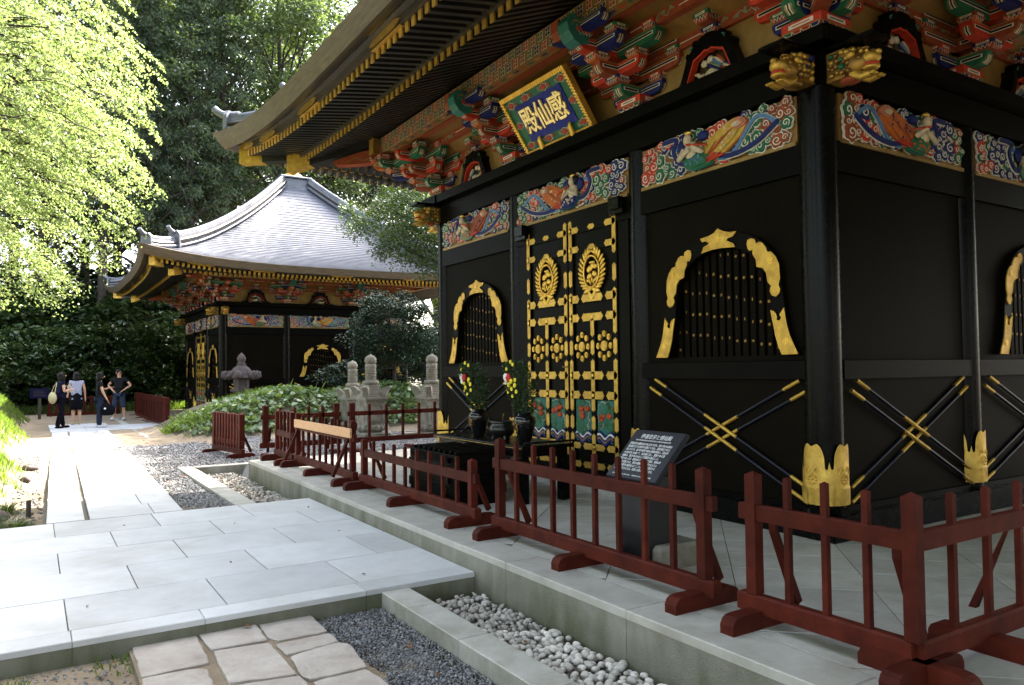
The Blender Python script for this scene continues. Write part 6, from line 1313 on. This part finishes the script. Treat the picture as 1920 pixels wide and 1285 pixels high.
tuft(-5.66, 6.08, .36, 'dark grass tuft nearest the corner of the crossing pavement'); tuft(-5.92, 6.3, .40, 'dark grass tuft at the left edge behind the nearest tuft'); tuft(-5.80, 7.25, .42, 'pale tipped grass tuft above the little boulders'); tuft(-6.2, 7.6, .5, 'big grass tuft at the foot of the sunny bank'); tuft(-6.25, 5.95, .36, 'dark grass tuft farthest left along the pavement')
def rock(x, y, r, seed, label):
    m = MB(); rr = random.Random(seed); m.ball((0, 0, r * .35), (r, r * .8, r * .6), 'lantern_stone', 12, 8); ph = [rr.uniform(0, 6) for _ in range(4)]
    m.v = [(a * (1 + .15 * math.sin(b / r * 2.5 + ph[0]) + .07 * math.sin(c / r * 7 + ph[2])), b * (1 + .15 * math.sin(a / r * 2.2 + ph[1])), c * (1 + .15 * math.sin(a / r * 3 + ph[3]))) for a, b, c in m.v]
    o = m.build('boulder', None, (x, y, float(ground_z(x, y)))); tag(o, label, 'boulder')
rock(-5.92, 6.75, .16, 1, 'purplish boulder between the two dark grass tufts at the left edge'); rock(-5.62, 9.6, .09, 2, 'small pale boulder at the foot of the sunny bank'); rock(-5.55, 11.6, .12, 3, 'flat stone edging the sunny bank farther along the path')
m = MB(); m.tube([(0, 0, -.1), (0, 0, .17)], [.028, .026], 'bark', 8); tag(m.build('stake', None, (-5.56, 6.75, -.2)), 'short brown wooden stake beside the boulder at the left edge', 'stake')
# dry leaves lying about
LP = [(-5.35, 1.05), (-5.18, 1.2), (-5.5, .75), (-5.3, .6), (-5.1, 1.38), (-5.75, .9), (-4.3, 1.45), (-5.05, .5), (-3.5, .6), (-3.62, 1.2), (-3.55, .1), (-2.85, .25), (-5.5, 6.2), (-5.47, 6.45), (-5.6, 6.6)] + [(-3.3, 1.9), (-4.1, 2.9), (-2.9, 3.6), (-5.2, 2.2), (-3.7, 4.6), (-2.75, 5.1), (-4.7, 5.2)] + [(random.uniform(-3.95, -2.6), random.uniform(7, 16.5)) for _ in range(60)] + [(random.uniform(-5.6, -5.42), random.uniform(6, 18)) for _ in range(14)] + [(random.uniform(-2, 3), random.uniform(10.4, 14.3)) for _ in range(30)]
V = []
for x, y in LP:
    s = random.uniform(.02, .04) * (1.6 if y > 6 else 1); a = random.uniform(0, 6.28); z = float(ground_z(x, y)) + .016
    if 1.6 < y < 5.7 and x > -5.41: z = -.166; s *= .7
    if -2.85 == x: z = -.30
    if x == -4.3: z = -.262
    c_, s_ = math.cos(a), math.sin(a); V.append([(x - c_ * s, y - s_ * s, z), (x + s_ * s * .5, y - c_ * s * .5, z + random.uniform(.006, .02)), (x + c_ * s, y + s_ * s, z + random.uniform(0, .015)), (x - s_ * s * .5, y + c_ * s * .5, z + random.uniform(.004, .014))])
o = mesh_obj('leaf_litter', np_mesh('leaf_litter', np.array(V), 4, 'dry_leaf')); o['kind'] = 'stuff'

# ================================================================ visitors
def skin(name, J, E, mat, parent, sub=2):      # J: name -> (x,y,z,r) ; E: pairs; one continuous skinned body
    ks = list(J); me = bpy.data.meshes.new(name); me.from_pydata([J[k][:3] for k in ks], [(ks.index(a), ks.index(b)) for a, b in E], [])
    o = bpy.data.objects.new(name, me); COL.objects.link(o); o.modifiers.new('s', 'SKIN'); sm = o.modifiers.new('u', 'SUBSURF'); sm.levels = sm.render_levels = sub
    for i, k in enumerate(ks):
        r = J[k][3]; me.skin_vertices[0].data[i].radius = r if isinstance(r, tuple) else (r, r); me.skin_vertices[0].data[i].use_root = (i == 0)
    bpy.context.view_layer.update(); m2 = bpy.data.meshes.new_from_object(o.evaluated_get(bpy.context.evaluated_depsgraph_get())); bpy.data.objects.remove(o)
    m2.materials.clear(); m2.materials.append(MATS[mat])
    for p in m2.polygons: p.use_smooth = True
    return mesh_obj(name, m2, parent)
def person(loc, face, H, label, arms, legs, top, bottom, hair_long, shoe, head_yaw=0., head_pitch=0., tilt=0.):
    k = H / 1.66; root = empty('person', loc, face - PI / 2); tag(root, label, 'person'); root.scale = (k, k, k)      # local: faces +y
    J = dict(pelvis=(0, 0, .90, (.125, .09)), waist=(0, .005, 1.03, (.105, .08)), chest=(0, .0, 1.24, (.135, .09)), neckb=(0, -.01, 1.38, .06), neck=(0, 0, 1.44, .05), head=(0, .025, 1.545, (.082, .095)), crown=(0, .015, 1.62, .055))
    E = [('pelvis', 'waist'), ('waist', 'chest'), ('chest', 'neckb'), ('neckb', 'neck'), ('neck', 'head'), ('head', 'crown')]
    for s, n in ((-1, 'l'), (1, 'r')):
        el, wr = arms[n]; sh = (s * .165, -.01, 1.345)
        J[n + 'sh'] = (*sh, .052); J[n + 'el'] = (*el, .038); J[n + 'wr'] = (*wr, .026); d = (Vector(wr) - Vector(el)).normalized(); hp = Vector(wr) + d * .06; J[n + 'palm'] = (*hp, (.034, .018))
        E += [('chest', n + 'sh'), (n + 'sh', n + 'el'), (n + 'el', n + 'wr'), (n + 'wr', n + 'palm')]
        sd = d.cross(Vector((0, 0, 1))) if abs(d.z) < .9 else Vector((0, 1, 0)); sd.normalize()
        for q in range(4):
            a = hp + sd * (q - 1.5) * .016 + d * .045; b = a + d * (.035 + (.008 if q in (1, 2) else 0)) + Vector((0, .008, -.006)); J[f'{n}f{q}'] = (*a, .008); J[f'{n}g{q}'] = (*b, .007); E += [(n + 'palm', f'{n}f{q}'), (f'{n}f{q}', f'{n}g{q}')]
        a = Vector(wr) + d * .03 + sd * .03; b = a + d * .04 + sd * .01; J[n + 't0'] = (*a, .010); J[n + 't1'] = (*b, .008); E += [(n + 'wr', n + 't0'), (n + 't0', n + 't1')]
        kn, an = legs[n]; J[n + 'hip'] = (s * .085, 0, .84, .085); J[n + 'kn'] = (*kn, .055); J[n + 'calf'] = tuple((Vector(kn) * .6 + Vector(an) * .4) + Vector((0, -.015, 0))) + (.052,); J[n + 'an'] = (*an, .034); J[n + 'toe'] = (an[0] + s * .02, an[1] + .14, .035, .032)
        E += [('pelvis', n + 'hip'), (n + 'hip', n + 'kn'), (n + 'kn', n + 'calf'), (n + 'calf', n + 'an'), (n + 'an', n + 'toe')]
    body = skin('body', J, E, 'skin', root)
    # face
    Q = Matrix.Translation((0, .02, 1.545)) @ Matrix.Rotation(head_yaw, 4, 'Z') @ Matrix.Rotation(head_pitch, 4, 'X')
    m = MB(Q.copy()); m.ball((0, .10, -.005), (.014, .022, .022), 'skin', 8, 6); m.build('nose', root)
    for s in (-1, 1): m = MB(Q.copy()); m.ball((s * .032, .083, .012), (.012, .008, .007), 'hair', 8, 5); m.build('eye', root); m = MB(Q.copy()); m.ball((s * .082, .0, -.005), (.012, .022, .032), 'skin', 8, 6); m.build('ear', root)
    m = MB(Q.copy()); m.ball((0, .088, -.042), (.022, .008, .006), 'brick', 8, 5); m.build('mouth', root)
    m = MB(Q.copy()); m.ball((0, -.022, .03), (.098, .105, .10), 'hair', 16, 10)
    if hair_long: m.ball((0, -.05, -.06), (.100, .075, hair_long), 'hair', 16, 10); m.ball((.07, -.01, -.05), (.035, .06, hair_long * .8), 'hair', 10, 7); m.ball((-.07, -.01, -.05), (.035, .06, hair_long * .8), 'hair', 10, 7)
    m.build('hair', root)
    # clothes
    def pick(ks, g): return {q: (*J[q][:3], tuple(v + g for v in J[q][3]) if isinstance(J[q][3], tuple) else J[q][3] + g) for q in ks}
    T = pick(['pelvis', 'waist', 'chest', 'neckb', 'lsh', 'rsh'], .016); T['chest'] = (0, 0, 1.24, (.165, .115)); T['pelvis'] = (0, 0, .93, (.155, .112)); T['hem'] = (0, 0, .84, (.158, .116)); T['neckb'] = (0, -.01, 1.365, .075)
    for n in 'lr':
        a, b = Vector(J[n + 'sh'][:3]), Vector(J[n + 'el'][:3]); T[n + 'sl'] = (*a.lerp(b, top[1]), .058); T[n + 'sh'] = (*J[n + 'sh'][:3], .072)
    skin('shirt', T, [('chest', 'waist'), ('waist', 'pelvis'), ('pelvis', 'hem'), ('chest', 'neckb'), ('chest', 'lsh'), ('chest', 'rsh'), ('lsh', 'lsl'), ('rsh', 'rsl')], top[0], root)
    if bottom[1] == 'skirt':
        m = MB(); m.M = Matrix.Diagonal((1, .78, 1, 1)); m.lathe([(.128, 1.02), (.150, .93), (.178, .82), (.182, .65), (.172, .47), (.160, .47), (.165, .6)], bottom[0], 22); m.build('skirt', root)
    else:
        ks = ['pelvis']; T = {'pelvis': (0, 0, .90, (.142, .105))}; E2 = []
        for n in 'lr':
            T[n + 'hip'] = (*J[n + 'hip'][:3], .105); T[n + 'kn'] = (*J[n + 'kn'][:3], .088 if bottom[1] == 'shorts' else .072); E2 += [('pelvis', n + 'hip'), (n + 'hip', n + 'kn')]
            if bottom[1] == 'trousers': T[n + 'calf'] = (*J[n + 'calf'][:3], .070); a = J[n + 'an']; T[n + 'an'] = (a[0], a[1], .05, .066); E2 += [(n + 'kn', n + 'calf'), (n + 'calf', n + 'an')]
            else: q = Vector(J[n + 'kn'][:3]).lerp(Vector(J[n + 'calf'][:3]), .45); T[n + 'cf'] = (*q, .085); E2 += [(n + 'kn', n + 'cf')]
        skin('shorts' if bottom[1] == 'shorts' else 'trousers', T, E2, bottom[0], root)
    for n, s in (('l', -1), ('r', 1)):
        a = J[n + 'an']; m = MB(); m.ball((a[0] + s * .008, a[1] + .055, .04), (.048, .13, .048), shoe, 12, 7); m.v = [(x, y, max(z, .004)) for x, y, z in m.v]; m.build('shoe', root)
    return root
ST = dict(l=((-.09, .015, .47), (-.09, -.01, .09)), r=((.09, .015, .47), (.09, -.01, .09)))
ZP = -.16
person((-4.80, 22.5, -.17), R(20), 1.66, 'woman in a navy top and black trousers reading a white leaflet', dict(l=((-.21, .02, 1.10), (-.12, .22, 1.14)), r=((.22, .0, 1.09), (.10, .24, 1.16))), dict(l=((-.09, .05, .47), (-.08, .10, .09)), r=((.09, -.03, .47), (.10, -.14, .10))), ('cloth_navy', .35), ('cloth_black', 'trousers'), .15, 'cloth_black', 0, .25)
person((-4.34, 24.0, -.16), R(96), 1.66, 'woman in a pale lilac blouse and black skirt seen from behind', dict(l=((-.225, -.02, 1.09), (-.245, .04, .86)), r=((.225, -.02, 1.09), (.25, .03, .86))), ST, ('cloth_white', .3), ('cloth_black', 'skirt'), .13, 'bag_beige')
person((-3.82, 22.0, ZP), R(5), 1.64, 'person in dark T-shirt and jeans holding a black bag', dict(l=((-.2, .06, 1.12), (-.10, .26, 1.18)), r=((.205, .05, 1.08), (.17, .17, .84))), ST, ('cloth_gray', .5), ('denim', 'trousers'), .11, 'shoe_white', 0, -.1)
person((-2.97, 25.8, -.17), R(-118), 1.76, 'man in charcoal T-shirt and denim shorts with hands on hips looking up', dict(l=((-.36, -.03, 1.13), (-.17, .08, .98)), r=((.36, -.03, 1.13), (.17, .08, .98))), dict(l=((-.13, .02, .47), (-.17, -.01, .09)), r=((.13, .03, .47), (.17, .02, .09))), ('cloth_gray', .55), ('denim_light', 'shorts'), 0, 'shoe_white', .75, .45)
b = empty('leaflet', (-4.80 + .27, 22.5 + .17, .995), R(20)); tag(b, 'open white leaflet held by the woman in the navy top', 'leaflet')
for s in (-1, 1): m = MB(Matrix.Rotation(s * .18, 4, 'Z') @ Matrix.Rotation(-.5, 4, 'Y')); m.box(-.01, .0, .002 if s > 0 else -.15, .15 if s > 0 else -.002, -.11, .11, 'paper'); m.build('page', b)
b = empty('shoulder_bag', (-5.02, 22.42, .62), R(20)); tag(b, 'beige shoulder bag hanging at the side of the woman in navy', 'bag')
m = MB(); m.ball((0, 0, .12), (.10, .17, .18), 'bag_beige', 14, 9); m.build('bag_body', b); m = MB(); m.tube([(0, -.12, .22), (.06, -.08, .45), (.12, .02, .58), (.06, .08, .45), (0, .12, .22)], .012, 'bag_beige', 6); m.build('strap', b)
b = empty('handbag', (-3.62, 21.83, .18)); tag(b, 'black bag with a small pale badge held above the path', 'bag')
m = MB(); m.ball((0, 0, .17), (.21, .12, .20), 'cloth_black', 16, 10); m.v = [(x, y, max(z, .02)) for x, y, z in m.v]; m.build('bag_body', b)
m = MB(); m.tube([(-.12, 0, .30), (-.06, 0, .44), (0, 0, .475), (.06, 0, .44), (.12, 0, .30)], .013, 'cloth_black', 6); m.build('handle', b)
m = MB(); m.ball((-.08, -.115, .23), (.03, .012, .03), 'paper', 8, 6); m.build('badge', b)
